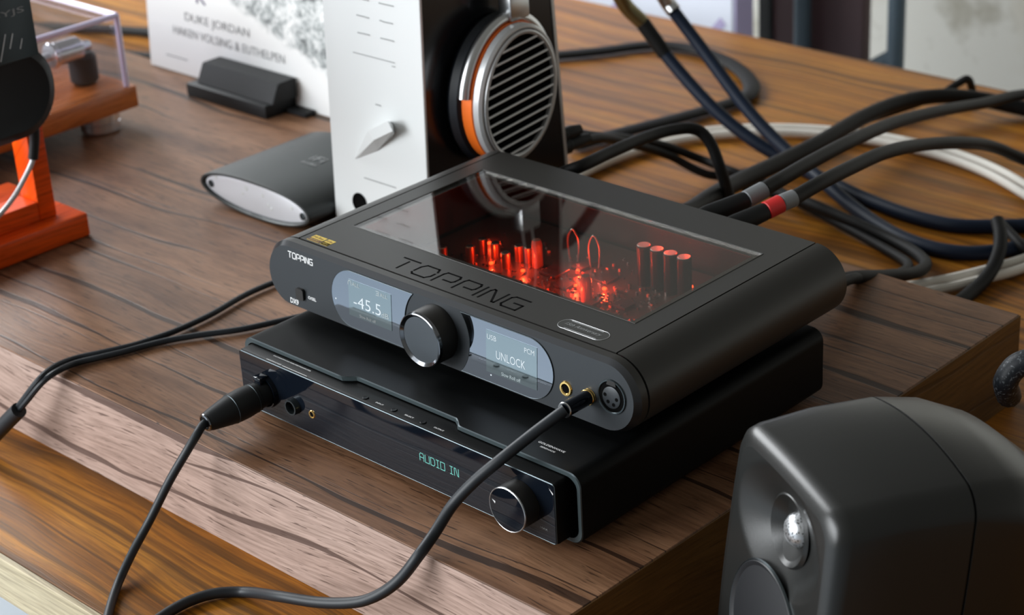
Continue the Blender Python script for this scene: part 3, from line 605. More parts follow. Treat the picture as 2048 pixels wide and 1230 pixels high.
for a in ((0.0935, 0.1240, 0.140, .045), (0.1570, 0.1060, 0.141, .055), (0.1600, 0.1360, 0.141, .045), (0.1400, 0.1280, 0.141, .055), (0.1900, 0.0900, 0.141, .040), (0.0660, 0.1200, 0.139, .018), (0.1250, 0.1480, 0.140, .030), (0.1820, 0.1745, 0.1705, .022), (0.2060, 0.1745, 0.1705, .022), (0.2250, 0.0650, 0.141, .028), (0.040, 0.145, 0.138, .012), (0.118, 0.105, 0.142, .035), (0.172, 0.078, 0.142, .032), (0.215, 0.098, 0.142, .022)): led(*a)  # lamps high under the top plate are added to light the capacitor tops

AXF = Vector((0, -1, 0))
# ------------------------------------------------------------ lower amplifier (flat box, glass front)
LA = thing('preamplifier', 'flat black preamplifier with glossy glass front and small knob, underneath the amplifier with the window', 'amplifier', (0.149, 0.07, TR))
MX0, MX1, MZ0, MZ1 = -0.0060, 0.3050, 0.0742, 0.1228
prof = [(x, z) for x, z in rrect(MX0, MX1, MZ0, MZ1, 0.0085, 7)]
# resample the top edge so its front can be notched
def dens(P):
    out = []
    for (x0, z0), (x1, z1) in zip(P, P[1:] + P[:1]):
        n = max(1, int(abs(x1 - x0) / 0.004)); out += [(x0 + (x1 - x0) * i / n, z0 + (z1 - z0) * i / n) for i in range(n)]
    return out
prof = dens(prof)
def sm(a, b_, x): u = min(1, max(0, (x - a) / (b_ - a))); return u * u * (3 - 2 * u)
yf = lambda x, z: -0.0530 + (0.0062 * sm(0.095, 0.104, x) * (1 - sm(0.196, 0.205, x)) if z > 0.11 else 0)
def ins(P, d):
    cx, cz = (MX0 + MX1) / 2, (MZ0 + MZ1) / 2; hx, hz = (MX1 - MX0) / 2, (MZ1 - MZ0) / 2
    return [(cx + (x - cx) * (hx - d) / hx, cz + (z - cz) * (hz - d) / hz) for x, z in P]
b = B()
V3 = lambda P, d, dy: [Vector((q[0], yf(*p) + dy, q[1])) for p, q in zip(P, ins(P, d))]
loft(b, [[Vector((x, 0.1930, z)) for x, z in ins(prof, .002)], [Vector((x, 0.1915, z)) for x, z in prof], V3(prof, 0, 0.0006), V3(prof, 0.0006, 0.0), V3(prof, 0.0030, 0.0), [Vector((x, -0.0450, z)) for x, z in ins(prof, 0.006)]], mis=[0, 0, 1, 2, 0, 0])
for f in b.faces:
    if len(f.verts) > 10: f.material_index = 0
obj('body', b, ['satin_black', 'rim_grey', 'lit_lip_grey'], LA, ang=28)
b = B(); box(b, 0.0020, 0.2950, -0.0640, -0.0455, 0.0765, 0.1192, 0.0022, 3); bz = obj('front_bezel', b, 'satin_black', LA)
b = B(); pts = [Vector((u, -0.0641, v)) for u, v in rrect(0.0026, 0.2944, 0.0771, 0.1186, 0.0024)]; pts.append(pts[0]); tube(b, pts, 0.00045, 6, smooth=False); obj('bezel_rim', b, 'rim_grey', bz)
b = B(); prism(b, rrect(0.0030, 0.2940, 0.0775, 0.1182, 0.0022), lambda u, v, d: Vector((u, d, v)), -0.0640, -0.0647); gl = obj('glass_front', b, 'gloss_black', LA, smooth=False)
YF = -0.0648
# dot-style AUDIO IN reading
SEG = {'A': (1, [[(0, 0), (0, .8), (.2, 1), (.8, 1), (1, .8), (1, 0)], [(0, .45), (1, .45)]]), 'U': (1, [[(0, 1), (0, 0), (1, 0), (1, 1)]]), 'D': (1, [[(0, 0), (0, 1), (.75, 1), (1, .75), (1, .25), (.75, 0), (0, 0)]]),
       'I': (.7, [[(0, 0), (.7, 0)], [(0, 1), (.7, 1)], [(.35, 0), (.35, 1)]]), 'O': (1, [[(0, 0), (0, 1), (1, 1), (1, 0), (0, 0)]]), 'N': (1, [[(0, 0), (0, 1), (.35, 1), (.65, 0), (1, 0)][:3] + [(.7, .1), (1, .0), (1, 1)]]), ' ': (.55, [])}
b = B(); x = 0.0; word = 'AUDIO IN'; tot = sum(SEG[c][0] for c in word) + .38 * (len(word) - 1); k = 0.0345 / tot
for c in word:
    bars(b, [[((p[0] + x) * k, p[1] * 0.0054) for p in pl] for pl in SEG[c][1]], 0.00038, (0.1790, YF, 0.0950), EX, EZ, 0.0001); x += SEG[c][0] + .38
o = obj('display_lettering', b, 'cyan_segments', LA, smooth=False); o['label'] = 'glowing AUDIO IN reading'
text('max_lettering', 'MAX', (0.2822, YF, 0.0848), EX, EZ, 0.0056, 0.0015, 'grey_print', LA)
b = B(); prism(b, [(0.2905, 0.1155), (0.2935, 0.1118), (0.2937, 0.1128)], lambda u, v, d: Vector((u, d, v)), -0.0647, -0.0649); obj('painted_corner_glint', b, 'white_print', LA, smooth=False)  # small glint on the glass, painted as a white triangle
# knob
b = B(); lathe(b, [(0.0148, 0), (0.0148, 0.0118), (0.0144, 0.0124)], (0.2670, -0.0648, 0.0975), (0, -1, 0), 64); kn2 = obj('volume_knob', b, 'knob_black', LA)
b = B(); lathe(b, [(0.0150, 0.0116), (0.0150, 0.0124), (0.0145, 0.0127), (0.0142, 0.0125)], (0.2670, -0.0648, 0.0975), (0, -1, 0), 64); obj('knob_rim', b, 'silver_satin', kn2)
b = B(); lathe(b, [(0.0143, 0.0122), (0.0143, 0.01255), (0, 0.01255)], (0.2670, -0.0648, 0.0975), (0, -1, 0), 64); obj('knob_cap', b, 'gloss_black', kn2)
b = B(); prism(b, [(0.2548, 0.1010), (0.2572, 0.0986), (0.2575, 0.1002)], lambda u, v, d: Vector((u, d, v)), -0.0772, -0.07745); obj('knob_pointer', b, 'white_print', kn2, smooth=False)
# sockets
socket(LA, 'jack_socket', (0.0575, YF, 0.0935), 0.0040, 0.0060, 0.0042, 'rim_grey', label='dark metal-rimmed headphone jack')
socket(LA, 'jack_socket', (0.0752, YF, 0.0928), 0.0018, 0.0030, 0.0006, 'gold_metal', label='small gold-rimmed jack')
s_ = socket(LA, 'xlr_socket', (0.0285, YF, 0.0955), 0.0105, 0.0122, 0.0030, 'gloss_black')
b = B(); box(b, 0.0245, 0.0325, -0.0725, -0.0650, 0.1035, 0.1085, 0.001, 2); obj('release_tab', b, 'gloss_black', s_)
# top lettering and buttons on the bezel
ZT2 = 0.11925
text('top_lettering', 'DAC/HEADPHONE AMPLIFIER/PREAMPLIFIER', (0.0300, -0.0568, ZT2), EX, EY, 0.0380, 0.0011, 'white_print', LA, thin=0.014)
text('top_lettering', 'HEADPHONES', (0.0300, -0.0630, ZT2), EX, EY, 0.0150, 0.0011, 'white_print', LA, thin=0.014)
b = B(); bars(b, [[(0, 0), (0.0250, 0)]], 0.0003, (0.0462, -0.0626, ZT2), EX, EY, 0.0001); obj('top_line', b, 'white_print', LA, smooth=False)
for x, w_, s in ((0.1252, 'INPUT', 0.0068), (0.1520, 'SELECT', 0.0080), (0.1785, 'OUTPUT', 0.0086)):
    b = B(); lathe(b, [(0.0022, 0), (0.0022, 0.0005), (0.0017, 0.0008), (0, 0.0006)], (x, -0.0592, 0.1190), (0, 0, 1), 24); obj('push_button', b, 'satin_black', LA)
    text('button_lettering', w_, (x + 0.0098, -0.0598, ZT2), EX, EY, s, 0.0013, 'white_print', LA, thin=0.014)
text('brand_lettering', 'GOLDENWAVE', (0.2570, -0.0378, 0.1229), EX, EY, 0.0215, 0.0019, 'white_print', LA, thin=0.014)
text('brand_lettering', 'SERENADE', (0.2618, -0.0412, 0.1229), EX, EY, 0.0120, 0.0014, 'white_print', LA, thin=0.014)
b = B(); bars(b, [[(0, 0), (0, .85), (-.25, 1)], [(-.35, .62), (-.35, .64)]], 0.00045, (0.2515, -0.0420, 0.1229), EX, EY, 0.0001, 0.0060, 0.0085); obj('brand_symbol', b, 'white_print', LA, smooth=False)
for x in (0.025, 0.272):
    for y in (-0.03, 0.165):
        b = B(); cyl(b, (x, y, TR + .0003), (x, y, 0.0750), 0.012, n=28, bev=0.0008); obj('foot', b, 'rubber_black', LA)
# ------------------------------------------------------------ plugs and cables in front
def cable(name, key, r, m, label, cat='cable', group=None, flat=1.0, extra=None, pts=None):
    P = pts or CP[key]
    t = thing(name, label, cat, P[len(P) // 2], group)
    b = B(); tube(b, P, r, 12, 8, flat); obj('cord', b, m, t)
    return t
t = cable('balanced_headphone_cable', 'xlrc', 0.0030, 'cable_black', 'dark cable with fat tapered black plug in the flat preamplifier')
A0 = Vector((0.0285, -0.0660, 0.0950)); A1 = Vector((0.0252, -0.1152, 0.0917)); ax = (A1 - A0).normalized(); L_ = (A1 - A0).length
b = B(); lathe(b, [(0, 0), (0.0092, 0), (0.0094, 0.008), (0.0100, 0.0085), (0.0108, 0.018), (0.0106, 0.026), (0.0096, 0.0330), (0.0072, 0.0460), (0.0060, L_), (0.0040, L_ + .0006), (0, L_ - .002)], A0, ax, 44); pl = obj('plug', b, 'rubber_black', t)
for h, r in ((0.0112, 0.01045), (0.0285, 0.0105)):
    b = B(); lathe(b, [(r - .0004, -0.00025), (r + .0001, 0), (r - .0004, 0.00025)], A0 + ax * h, ax, 44); obj('plug_line', b, 'rim_grey', pl)
b = B(); lathe(b, [(0.0058, -0.0004), (0.0064, 0.0), (0.0060, 0.0008), (0.0048, 0.0010)], A0 + ax * L_, ax, 36); obj('plug_end_ring', b, 'dark_chrome', pl)
t = cable('headphone_cable', 'p44c', 0.0036, 'cable_black', 'dark cable curving down from slim gold-collared plug in the upper amplifier')
b = B(); A0 = Vector((0.2748, -0.0098, 0.1482)); A1 = Vector((0.2768, -0.0335, 0.1500)); cyl(b, A0 + (A1 - A0) * .06, A1, 0.0048, n=32, bev=0.0003); pl = obj('plug', b, 'gloss_black', t)
b = B(); cyl(b, A0, A0 + (A1 - A0) * .09, 0.0052, n=32, bev=0.0003); obj('plug_collar', b, 'gold_metal', pl)
b = B(); lathe(b, [(0.0042, -0.0006), (0.0050, 0), (0.0046, 0.0005), (0.0036, 0.0002)], A1, A1 - A0, 32); obj('plug_end_ring', b, 'silver_satin', pl)
t = thing('split_headphone_cable', 'pair of thin black cords joining into a sleeve over the riser front edge', 'cable', CP['split1'][7])
for k in ('split1', 'split2'):
    b = B(); tube(b, CP[k], 0.0024, 10, 8); obj('cord', b, 'cable_black', t)
b = B(); tube(b, CP['sleeve_out'], 0.0034, 10, 8); obj('cord', b, 'cable_black', t)
b = B(); tube(b, CP['sleeve'], 0.0060, 14, 8); obj('splitter_sleeve', b, 'cable_black', t)

# ------------------------------------------------------------ tall white fronted amplifier stood upright
t = thing('upright_amplifier', 'tall upright amplifier with white front panel, lever knob and black side', 'amplifier', (-0.13, 0.27, TR))
ZT_ = 0.405
BX0, BX1 = -0.1865, -0.0735
yfr = lambda z: 0.1890 + 0.045 * (z - TR); ybk = lambda z: 0.3560 - 0.055 * (z - TR)
def wedge(x0, x1, d0, d1, z0, z1):
    return [[Vector((x, (yfr(z) + d0) if y == 0 else (ybk(z) - d1), z)) for x, y in ((x0, 0), (x1, 0), (x1, 1), (x0, 1))] for z in (z0, z1)]
b = B(); loft(b, wedge(BX0 + .001, BX1 - .001, 0.003, 0.002, TR + .003, ZT_)); obj('cabinet', b, 'black_gloss_side', t, smooth=False)
b = B(); z0, z1 = TR + .003, ZT_ + .001
loft(b, [[Vector((x, yfr(z) + d, z)) for x, d in ((BX0, 0), (BX1, 0), (BX1, 0.0028), (BX0, 0.0028))] for z in (z0, z1)])
bmesh.ops.bevel(b, geom=b.edges[:], offset=0.0005, segments=1, affect='EDGES'); fp = obj('front_panel', b, 'white_paint', t, smooth=False); fp['label'] = 'white front panel'
b = B(); loft(b, [[Vector((x, ybk(z) + d, z)) for x, d in ((BX0, 0.0015), (BX0, -0.0018), (BX1, -0.0018), (BX1, 0.0015))] for z in (z0, z1)]); obj('back_panel', b, 'silver_paint', t, smooth=False)
for x in (-0.172, -0.088):
    for y in (0.208, 0.338):
        b = B(); cyl(b, (x, y, TR + .0003), (x, y, TR + .0034), 0.007, n=20); obj('foot', b, 'rubber_black', t)
upf = Vector((0, 0.045, 1)).normalized()
def onf(x, z, d=0.0003): return Vector((x, yfr(z) - d, z))
# lever knob: wedge handle standing out of the panel
b = B(); n_ = Vector((0, -1, 0.045)).normalized()
c0 = onf(-0.1165, 0.1730)
hull = [onf(-0.1581, 0.1405), onf(-0.1565, 0.1408), onf(-0.1302, 0.1532), onf(-0.1083, 0.1722), onf(-0.1095, 0.1794), onf(-0.1134, 0.1815), onf(-0.1262, 0.1748, 0.013), onf(-0.1020, 0.1882, 0.013), onf(-0.0968, 0.1810, 0.013), onf(-0.1191, 0.1688, 0.013)]
for p in hull: b.verts.new(p)
bmesh.ops.convex_hull(b, input=b.verts[:]); obj('lever_knob', b, 'white_paint', t, smooth=False)
b = B(); lathe(b, [(0.007, 0), (0.007, 0.0015), (0, 0.0015)], c0, n_, 30); obj('knob_base', b, 'white_paint', t)
b = B(); lathe(b, [(0.0085, 0.0), (0.0085, 0.0006), (0.0065, 0.0006), (0.006, 0.0002), (0, 0.0002)], onf(-0.1551, 0.1030), n_, 30); obj('panel_socket', b, 'deep_black', t)
b = B(); rnd = random.Random(3)
def dash(x0, x1, z, w):
    bars(b, [[(x0, 0), (x1, 0)]], w, onf(0, z), EX, upf, 0.0001)
for z in (0.2765, 0.2625, 0.2485, 0.2905, 0.3045, 0.3185, 0.3325, 0.3465):
    for x in (-0.148 + rnd.uniform(0, .004), -0.119):
        w_ = rnd.uniform(.010, .016); q = x
        while q < x + w_:
            l_ = rnd.uniform(.0015, .004); dash(q, q + l_, z + rnd.uniform(-.0002, .0002), 0.0009); q += l_ + .0008
dash(-0.1523, -0.1043, 0.2312, 0.0007); dash(-0.1075, -0.1040, 0.2280, 0.0007)
q = -0.1475
while q < -0.112: l_ = rnd.uniform(.0015, .004); dash(q, q + l_, 0.1265, 0.0008); q += l_ + .0007
dash(-0.129, -0.123, 0.1926, 0.0009)
obj('printed_markings', b, 'grey_print', t, smooth=False)['kind'] = 'stuff'
# cables plugged into its back: separate things
for i, (key, lab) in enumerate((('side1', 'thin black cable behind upright amplifier running to the far right desk corner'), ('side2', 'thin black cable behind upright amplifier doubling back to the stacked amplifiers'))):
    P = [Vector(p) for p in CP[key]]
    if key == 'side2': P = P + [Vector((0.240, 0.235, 0.098)), Vector((0.240, 0.196, 0.098))]
    st_ = Vector((P[0].x - .004, 0.3480, P[0].z))
    c_ = thing('signal_cable', lab, 'cable', P[5], 'cables behind the equipment')
    b = B(); tube(b, [P[0]] + P[1:], 0.0042, 12, 8); obj('cord', b, 'cable_soft_black', c_)
    b = B(); d_ = (P[0] - st_); lathe(b, [(0, 0), (0.0075, 0), (0.0075, d_.length * .45), (0.0060, d_.length * .5), (0.0060, d_.length * .8), (0.0044, d_.length * 1.15), (0, d_.length * 1.15)], st_ + Vector((0, .008, 0)), d_, 24); obj('plug', b, 'rubber_black', c_)

# ------------------------------------------------------------ open-back headphones against the upright amplifier
t = thing('open_back_headphones', 'silver and orange open-back headphones with barred oval grille, leaning on the upright amplifier', 'headphones', (-0.05, 0.266, 0.14))
tl = math.radians(-13)
CY, CZ = 0.2660, 0.1985
HX = lambda x: -0.0360 + x * 0.645
def eu(x, a, bb, th, dy=0.0, dz=0.0):
    u, v = a * math.cos(th), bb * math.sin(th); return Vector((HX(x), CY + dy + u * math.cos(tl) - v * math.sin(tl), CZ + dz + u * math.sin(tl) + v * math.cos(tl)))
def ell(x, a, bb, n=64, a0=0, a1=360): return [eu(x, a, bb, math.radians(a0 + (a1 - a0) * i / n)) for i in range(n)]
b = B(); loft(b, [ell(-0.0565, .040, .050), ell(-0.0555, .048, .058), ell(-0.0460, .0515, .0615), ell(-0.0370, .049, .059), ell(-0.0330, .044, .055)]); obj('ear_pad', b, 'leather_black', t)
b = B(); loft(b, [ell(-0.0340, .0440, .0550), ell(-0.0335, .0455, .0565), ell(-0.0170, .0455, .0565), ell(-0.0165, .0440, .0550)]); obj('orange_shell', b, 'orange_anodised', t)
b = B(); loft(b, [ell(-0.0166, .0430, .0540), ell(-0.0150, .0450, .0560), ell(-0.0060, .0450, .0560), ell(-0.0030, .0430, .0540), ell(-0.0030, .0418, .0528), ell(-0.0070, .0412, .0522), ell(-0.0010, .0406, .0516), ell(0.0000, .0392, .0502), ell(-0.0010, .0374, .0484), ell(-0.0060, .0370, .0480)], True, False); hs = obj('grille_ring', b, 'silver_paint', t, ang=40)
b = B(); loft(b, [ell(-0.0056, .0372, .0482), ell(-0.0052, .0371, .0481)]); obj('driver_mesh', b, 'deep_black', hs)
def inell(y, z):
    u, v = y - CY, z - CZ; a_ = u * math.cos(tl) + v * math.sin(tl); c_ = -u * math.sin(tl) + v * math.cos(tl); return (a_ / .0370) ** 2 + (c_ / .0480) ** 2 < 1
for k in range(14):
    h = -0.0520 + 0.0077 * k; ok = [q for q in range(-60, 61) if inell(CY + q * .0008, CZ + h + q * .0008 * 0.09)]
    if len(ok) < 8: continue
    q0, q1 = [Vector((HX(-0.0022), CY + q * .0008, CZ + h + q * .0008 * 0.09)) for q in (ok[0] - 1, ok[-1] + 1)]
    b = B(); tube(b, [q0, q1], 0.0010, 8, 1, smooth=False); obj('grille_bar', b, 'bar_silver', hs)
# yoke: half ring round the shell plus block and thin rods going up
b = B(); yk = [eu(-0.0260, .0480, .0595, math.radians(a)) for a in range(-8, 189, 8)]; tube(b, yk, 0.0046, 12, 4); yo = obj('yoke', b, 'silver_satin', t)
top = eu(-0.026, .0480, .0595, math.radians(90))
b = B(); box(b, top.x - .007, top.x + .007, top.y - .011, top.y + .011, top.z - .002, top.z + .021, 0.002, 2); obj('yoke_block', b, 'silver_satin', yo)
for dy in (-.005, .006):
    b = B(); tube(b, [(top.x, top.y + dy, top.z + .019), (top.x, top.y + dy + .002, top.z + .06), (top.x - .012, top.y + dy + .004, top.z + .105), (top.x - .045, top.y + dy + .006, top.z + .162), (top.x - .08, top.y + dy + .006, top.z + .166)], 0.0015, 8, 6); obj('headband_rod', b, 'silver_satin', t)
b = B(); bl = [(top.x - .012, top.y + .005, 0.385), (top.x - .025, top.y + .006, 0.410), (top.x - .045, top.y + .006, 0.416), (top.x - .08, top.y + .006, 0.417), (-0.165, top.y + .006, 0.415)]
tube(b, bl, 0.012, 12, 6, 0.16); obj('headband_strap', b, 'leather_black', t)

# ------------------------------------------------------------ small grey device with silver face
t = thing('compact_dac', 'small dark grey pod-shaped device with silver face beside the upright amplifier', 'audio device', (-0.261, 0.225, TR))
def sup(a, hz, n=2.3, N=64, zc=0.0888, xc=-0.2612):
    out = []
    for i in range(N):
        th = 2 * PI * i / N; c, s = math.cos(th), math.sin(th); k = (abs(c) ** n + abs(s) ** n) ** (-1 / n); z = hz * k * s
        w = a * (1.0 if z >= 0 else 1.0 - 0.16 * (abs(z) / hz) ** 1.5); out.append((xc + w * k * c, zc + z))
    return out
A_, H_ = 0.0730, 0.0174
SV = lambda a, hz, y: [Vector((x, y, z)) for x, z in sup(a, hz)]
b = B(); loft(b, [SV(A_ - .006, H_ - .004, 0.1665), SV(A_ - .0055, H_ - .0035, 0.1640), SV(A_ - .0035, H_ - .0018, 0.1622), SV(A_ - .001, H_ - .0004, 0.1625), SV(A_, H_, 0.1650), SV(A_, H_, 0.2850), SV(A_ - .003, H_ - .002, 0.2880)]); obj('shell', b, 'ifi_grey', t)
b = B(); loft(b, [SV(A_ - .0058, H_ - .0038, 0.1662), SV(A_ - .0058, H_ - .0038, 0.1650), SV(A_ - .0075, H_ - .0052, 0.1645)]); fc = obj('face_plate', b, 'ifi_face', t)
for x, z in ((-0.3205, 0.0895), (-0.1990, 0.0885)):
    b = B(); lathe(b, [(0.0033, 0), (0.0033, 0.0008), (0.0018, 0.0010), (0.0016, 0.0004), (0, 0.0004)], (x, 0.1645, z), (0, -1, 0), 20); obj('face_screw', b, 'rim_grey', fc)
for x, z, r in ((-0.313, 0.0975, .0022), (-0.272, 0.0965, .0024), (-0.277, 0.0905, .0014), (-0.250, 0.0950, .0018), (-0.244, 0.0875, .0016), (-0.240, 0.0850, .0018), (-0.213, 0.0925, .0020)):
    b = B(); lathe(b, [(r, 0), (r * .8, 0.0004), (0, 0.0004)], (x, 0.1645, z), (0, -1, 0), 14); obj('face_mark', b, 'white_paint', fc)
text('top_lettering', 'iFi', (-0.260, 0.226, 0.1064), EX, EY, 0.016, 0.010, 'grey_print', t)
text('top_lettering', 'audio', (-0.260, 0.217, 0.1064), EX, EY, 0.018, 0.005, 'grey_print', t)
c_ = thing('power_cable', 'thin black cable leaving the back of the small grey device', 'cable', (-0.245, 0.31, 0.085))
b = B(); tube(b, [(-0.245, 0.287, 0.089), (-0.240, 0.305, 0.089), (-0.225, 0.335, 0.078), (-0.200, 0.362, 0.0745), (-0.14, 0.374, 0.0745)], 0.0028, 10, 8); obj('cord', b, 'cable_soft_black', c_)

# ------------------------------------------------------------ record sleeve and its holder
t = thing('record_sleeve', 'white record sleeve with grey lettering and ink drawing standing in the black holder', 'record sleeve', (-0.52, 0.376, 0.076))
sl = 0.075; ysl = lambda z: 0.3700 + sl * (z - 0.0725)
b = B(); loft(b, [[Vector((x, ysl(z) + d, z)) for x, d in ((-0.684, 0), (-0.357, 0), (-0.357, 0.0035), (-0.684, 0.0035))] for z in (0.0725, 0.398)]); obj('board', b, 'sleeve_print', t, smooth=False)
us = Vector((0, sl, 1)).normalized()
P_ = lambda x, z: Vector((x, ysl(z) - .0003, z))
text('title_lettering', 'DUKE JORDAN', P_(-0.6190, 0.1280), EX, us, 0.104, 0.0115, 'grey_print', t)
text('subtitle_lettering', 'HAKEN VOLSING & EUTHELPEN', P_(-0.6400, 0.1135), EX, us, 0.178, 0.0090, 'grey_print', t)
b = B(); bars(b, [[(0, 0), (.035, 0)]], 0.0010, P_(-0.655, 0.0885), EX, us, 0.0001); obj('small_print', b, 'grey_print', t, smooth=False)
text('emblem_lettering', 'K', P_(-0.598, 0.1520), EX, us, 0.016, 0.016, 'purple_print', t)
t = thing('sleeve_holder', 'black block-shaped holder at the foot of the white record sleeve', 'holder', (-0.505, 0.345, TR))
b = B(); box(b, -0.5720, -0.4480, 0.3310, 0.3740, TR, 0.0845, 0.0012, 2); obj('holder_base', b, 'rubber_black', t)
b = B(); loft(b, [[Vector(p) for p in ((-0.5620, y0, z), (-0.4430, y0, z), (-0.4430, y1, z), (-0.5620, y1, z))] for y0, y1, z in ((0.3370, 0.3690, 0.0846), (0.3470, 0.3702, 0.1040))]); bmesh.ops.bevel(b, geom=b.edges[:], offset=0.001, segments=2, affect='EDGES'); obj('holder_block', b, 'rubber_black', t)
b = B(); box(b, -0.4478, -0.4180, 0.3560, 0.3690, TR, 0.0760, 0.0008, 1); obj('holder_tongue', b, 'rubber_black', t)

# ------------------------------------------------------------ turntable under its lid
t = thing('turntable', 'cherry wood turntable with clear acrylic lid and metal feet', 'turntable', (-0.75, 0.06, TR))
TX, TY0, TY1, TZ0, TZ1 = -0.5380, -0.130, 0.2490, 0.0910, 0.1125
b = B(); box(b, -0.955, TX, TY0, TY1, TZ0, TZ1, 0.0012, 2); obj('plinth', b, 'cherry_wood', t)
for x in (-0.562, -0.925):
    for y in (-0.10, 0.218):
        b = B(); lathe(b, [(0, 0), (0.018, 0), (0.0195, 0.002), (0.0195, 0.0090), (0.0180, 0.0100), (0.0200, 0.0112), (0.0200, 0.0200), (0, 0.0200)], (x, y, TR + .0003), (0, 0, 1), 36); obj('foot', b, 'foot_metal', t)
lx0, lx1, ly0, ly1, lz1 = -0.949, -0.5440, -0.124, 0.2420, 0.1830
b = B(); th_ = 0.0035
box(b, lx0, lx1, ly0, ly1, lz1 - th_, lz1); box(b, lx1 - th_, lx1, ly0, ly1, TZ1 + .0006, lz1 - th_ - .0002); box(b, lx0, lx0 + th_, ly0, ly1, TZ1 + .0006, lz1 - th_ - .0002)
box(b, lx0 + th_ + .0002, lx1 - th_ - .0002, ly1 - th_, ly1, TZ1 + .0006, lz1 - th_ - .0002); box(b, lx0 + th_ + .0002, lx1 - th_ - .0002, ly0, ly0 + th_, TZ1 + .0006, lz1 - th_ - .0002)
ld = obj('lid', b, 'clear_acrylic', t, smooth=False)
for p, q in (((lx1, ly0, lz1), (lx1, ly1, lz1)), ((lx0, ly1, lz1), (lx1, ly1, lz1)), ((lx1, ly1, TZ1), (lx1, ly1, lz1)), ((lx1, ly0, TZ1), (lx1, ly0, lz1)), ((lx0, ly0, lz1), (lx1, ly0, lz1))):
    b = B(); cyl(b, p, q, 0.0028, n=12); obj('lid_edge', b, 'acrylic_edge', ld)
b = B(); lathe(b, [(0, 0), (0.145, 0), (0.147, 0.003), (0.147, 0.010), (0.144, 0.013), (0, 0.013)], (-0.755, 0.030, TZ1 + .004), (0, 0, 1), 72); obj('platter', b, 'silver_paint', t)
b = B(); cyl(b, (-0.580, 0.1890, 0.1510), (-0.580, 0.2190, 0.1510), 0.0115, n=30, bev=0.002); cyl(b, (-0.580, 0.1850, 0.1510), (-0.580, 0.1895, 0.1510), 0.0128, n=30, bev=0.001); cyl(b, (-0.580, 0.2190, 0.1510), (-0.580, 0.2300, 0.1505), 0.0050, n=24); obj('counterweight', b, 'foot_metal', t)
b = B(); cyl(b, (-0.585, 0.2230, TZ1 + .0003), (-0.585, 0.2230, 0.1440), 0.0140, n=28, bev=0.004); obj('tonearm_base', b, 'rubber_black', t)
b = B(); tube(b, [(-0.580, 0.1855, 0.151), (-0.590, 0.10, 0.146), (-0.640, 0.0, 0.140)], 0.004, 10, 8); obj('tonearm', b, 'silver_satin', t)
b = B(); lathe(b, [(0, 0), (0.022, 0), (0.020, 0.006), (0, 0.008)], (-0.575, 0.120, TZ1 + .0003), (0, 0, 1), 30); obj('speed_button', b, 'white_paint', t)
c_ = thing('turntable_cable', 'pair of black cords behind the turntable and record sleeve', 'cable', (-0.8, 0.50, 0.006))
for dz, P in ((0, [(-1.10, 0.42, 0.006), (-0.90, 0.50, 0.006), (-0.72, 0.545, 0.006), (-0.55, 0.60, 0.006)]), (1, [(-1.15, 0.48, 0.006), (-0.95, 0.57, 0.006), (-0.74, 0.60, 0.006), (-0.55, 0.64, 0.006)])):
    b = B(); tube(b, P, 0.0055, 10, 8); obj('cord', b, 'cable_soft_black', c_)

# ------------------------------------------------------------ red-orange wooden headphone stand and black headphones
t = thing('headphone_stand', 'red-orange lacquered wooden headphone stand with open rectangular upright', 'headphone stand', (-0.41, -0.06, TR))
b = B(); box(b, -0.470, -0.3500, -0.175, 0.0555, TR, 0.0920, 0.0022, 3); obj('base', b, 'red_lacquer_wood', t)
fx0, fx1, fy0, fy1 = -0.392, -0.3670, -0.155, 0.0365
b = B(); box(b, fx0, fx1, 0.0200, fy1, 0.0921, 0.335, 0.0012, 2); obj('upright_post', b, 'red_lacquer_wood', t)
b = B(); box(b, fx0, fx1, fy0, -0.1385, 0.0921, 0.335, 0.0012, 2); obj('upright_post', b, 'red_lacquer_wood', t)
b = B(); box(b, fx0, fx1, -0.1384, 0.0199, 0.0921, 0.1090, 0.0008, 1); obj('lower_rail', b, 'red_lacquer_wood', t)
b = B(); box(b, fx0, fx1, -0.1384, 0.0199, 0.3180, 0.335, 0.0008, 1); obj('upper_rail', b, 'red_lacquer_wood', t)
t = thing('closed_back_headphones', 'black headphones with rounded cup and slanted silver strokes hanging on the red stand', 'headphones', (-0.345, -0.012, 0.225))
def rr3(x, y0, y1, z0, z1, r): return [Vector((x, u, v)) for u, v in rrect(y0, y1, z0, z1, r, 10)]
hy0, hy1, hz0, hz1 = -0.066, 0.0385, 0.1765, 0.2560
b = B(); loft(b, [rr3(-0.3665, hy0 + .006, hy1 - .006, hz0 + .006, hz1 - .006, .034), rr3(-0.3640, hy0, hy1, hz0, hz1, .038), rr3(-0.3500, hy0 - .001, hy1 + .001, hz0 - .001, hz1 + .001, .039), rr3(-0.3400, hy0 + .001, hy1 - .001, hz0 + .001, hz1 - .001, .037), rr3(-0.3360, hy0 + .008, hy1 - .008, hz0 + .008, hz1 - .008, .031), rr3(-0.3385, hy0 + .013, hy1 - .013, hz0 + .013, hz1 - .013, .026)]); obj('ear_cup', b, 'rubber_black', t, ang=50)
b = B(); box(b, -0.3480, -0.3300, -0.060, 0.0225, 0.2440, 0.345, 0.0015, 2); pw = obj('yoke_plate', b, 'teal_black', t)
XP = -0.3300 + .0002
text('plate_lettering', 'BYJS', Vector((XP, -0.0150, 0.2800)), EY, EZ, 0.030, 0.0060, 'grey_print', pw)
b = B()
for y, z, l_ in ((-0.022, 0.2500, .026), (-0.013, 0.2480, .022), (-0.003, 0.2560, .012), (0.006, 0.2535, .008)): bars(b, [[(y, z), (y + l_ * .36, z + l_ * .9)]], 0.0009, Vector((XP, 0, 0)), EY, EZ, 0.0002)
obj('silver_strokes', b, 'silver_paint', pw, smooth=False)
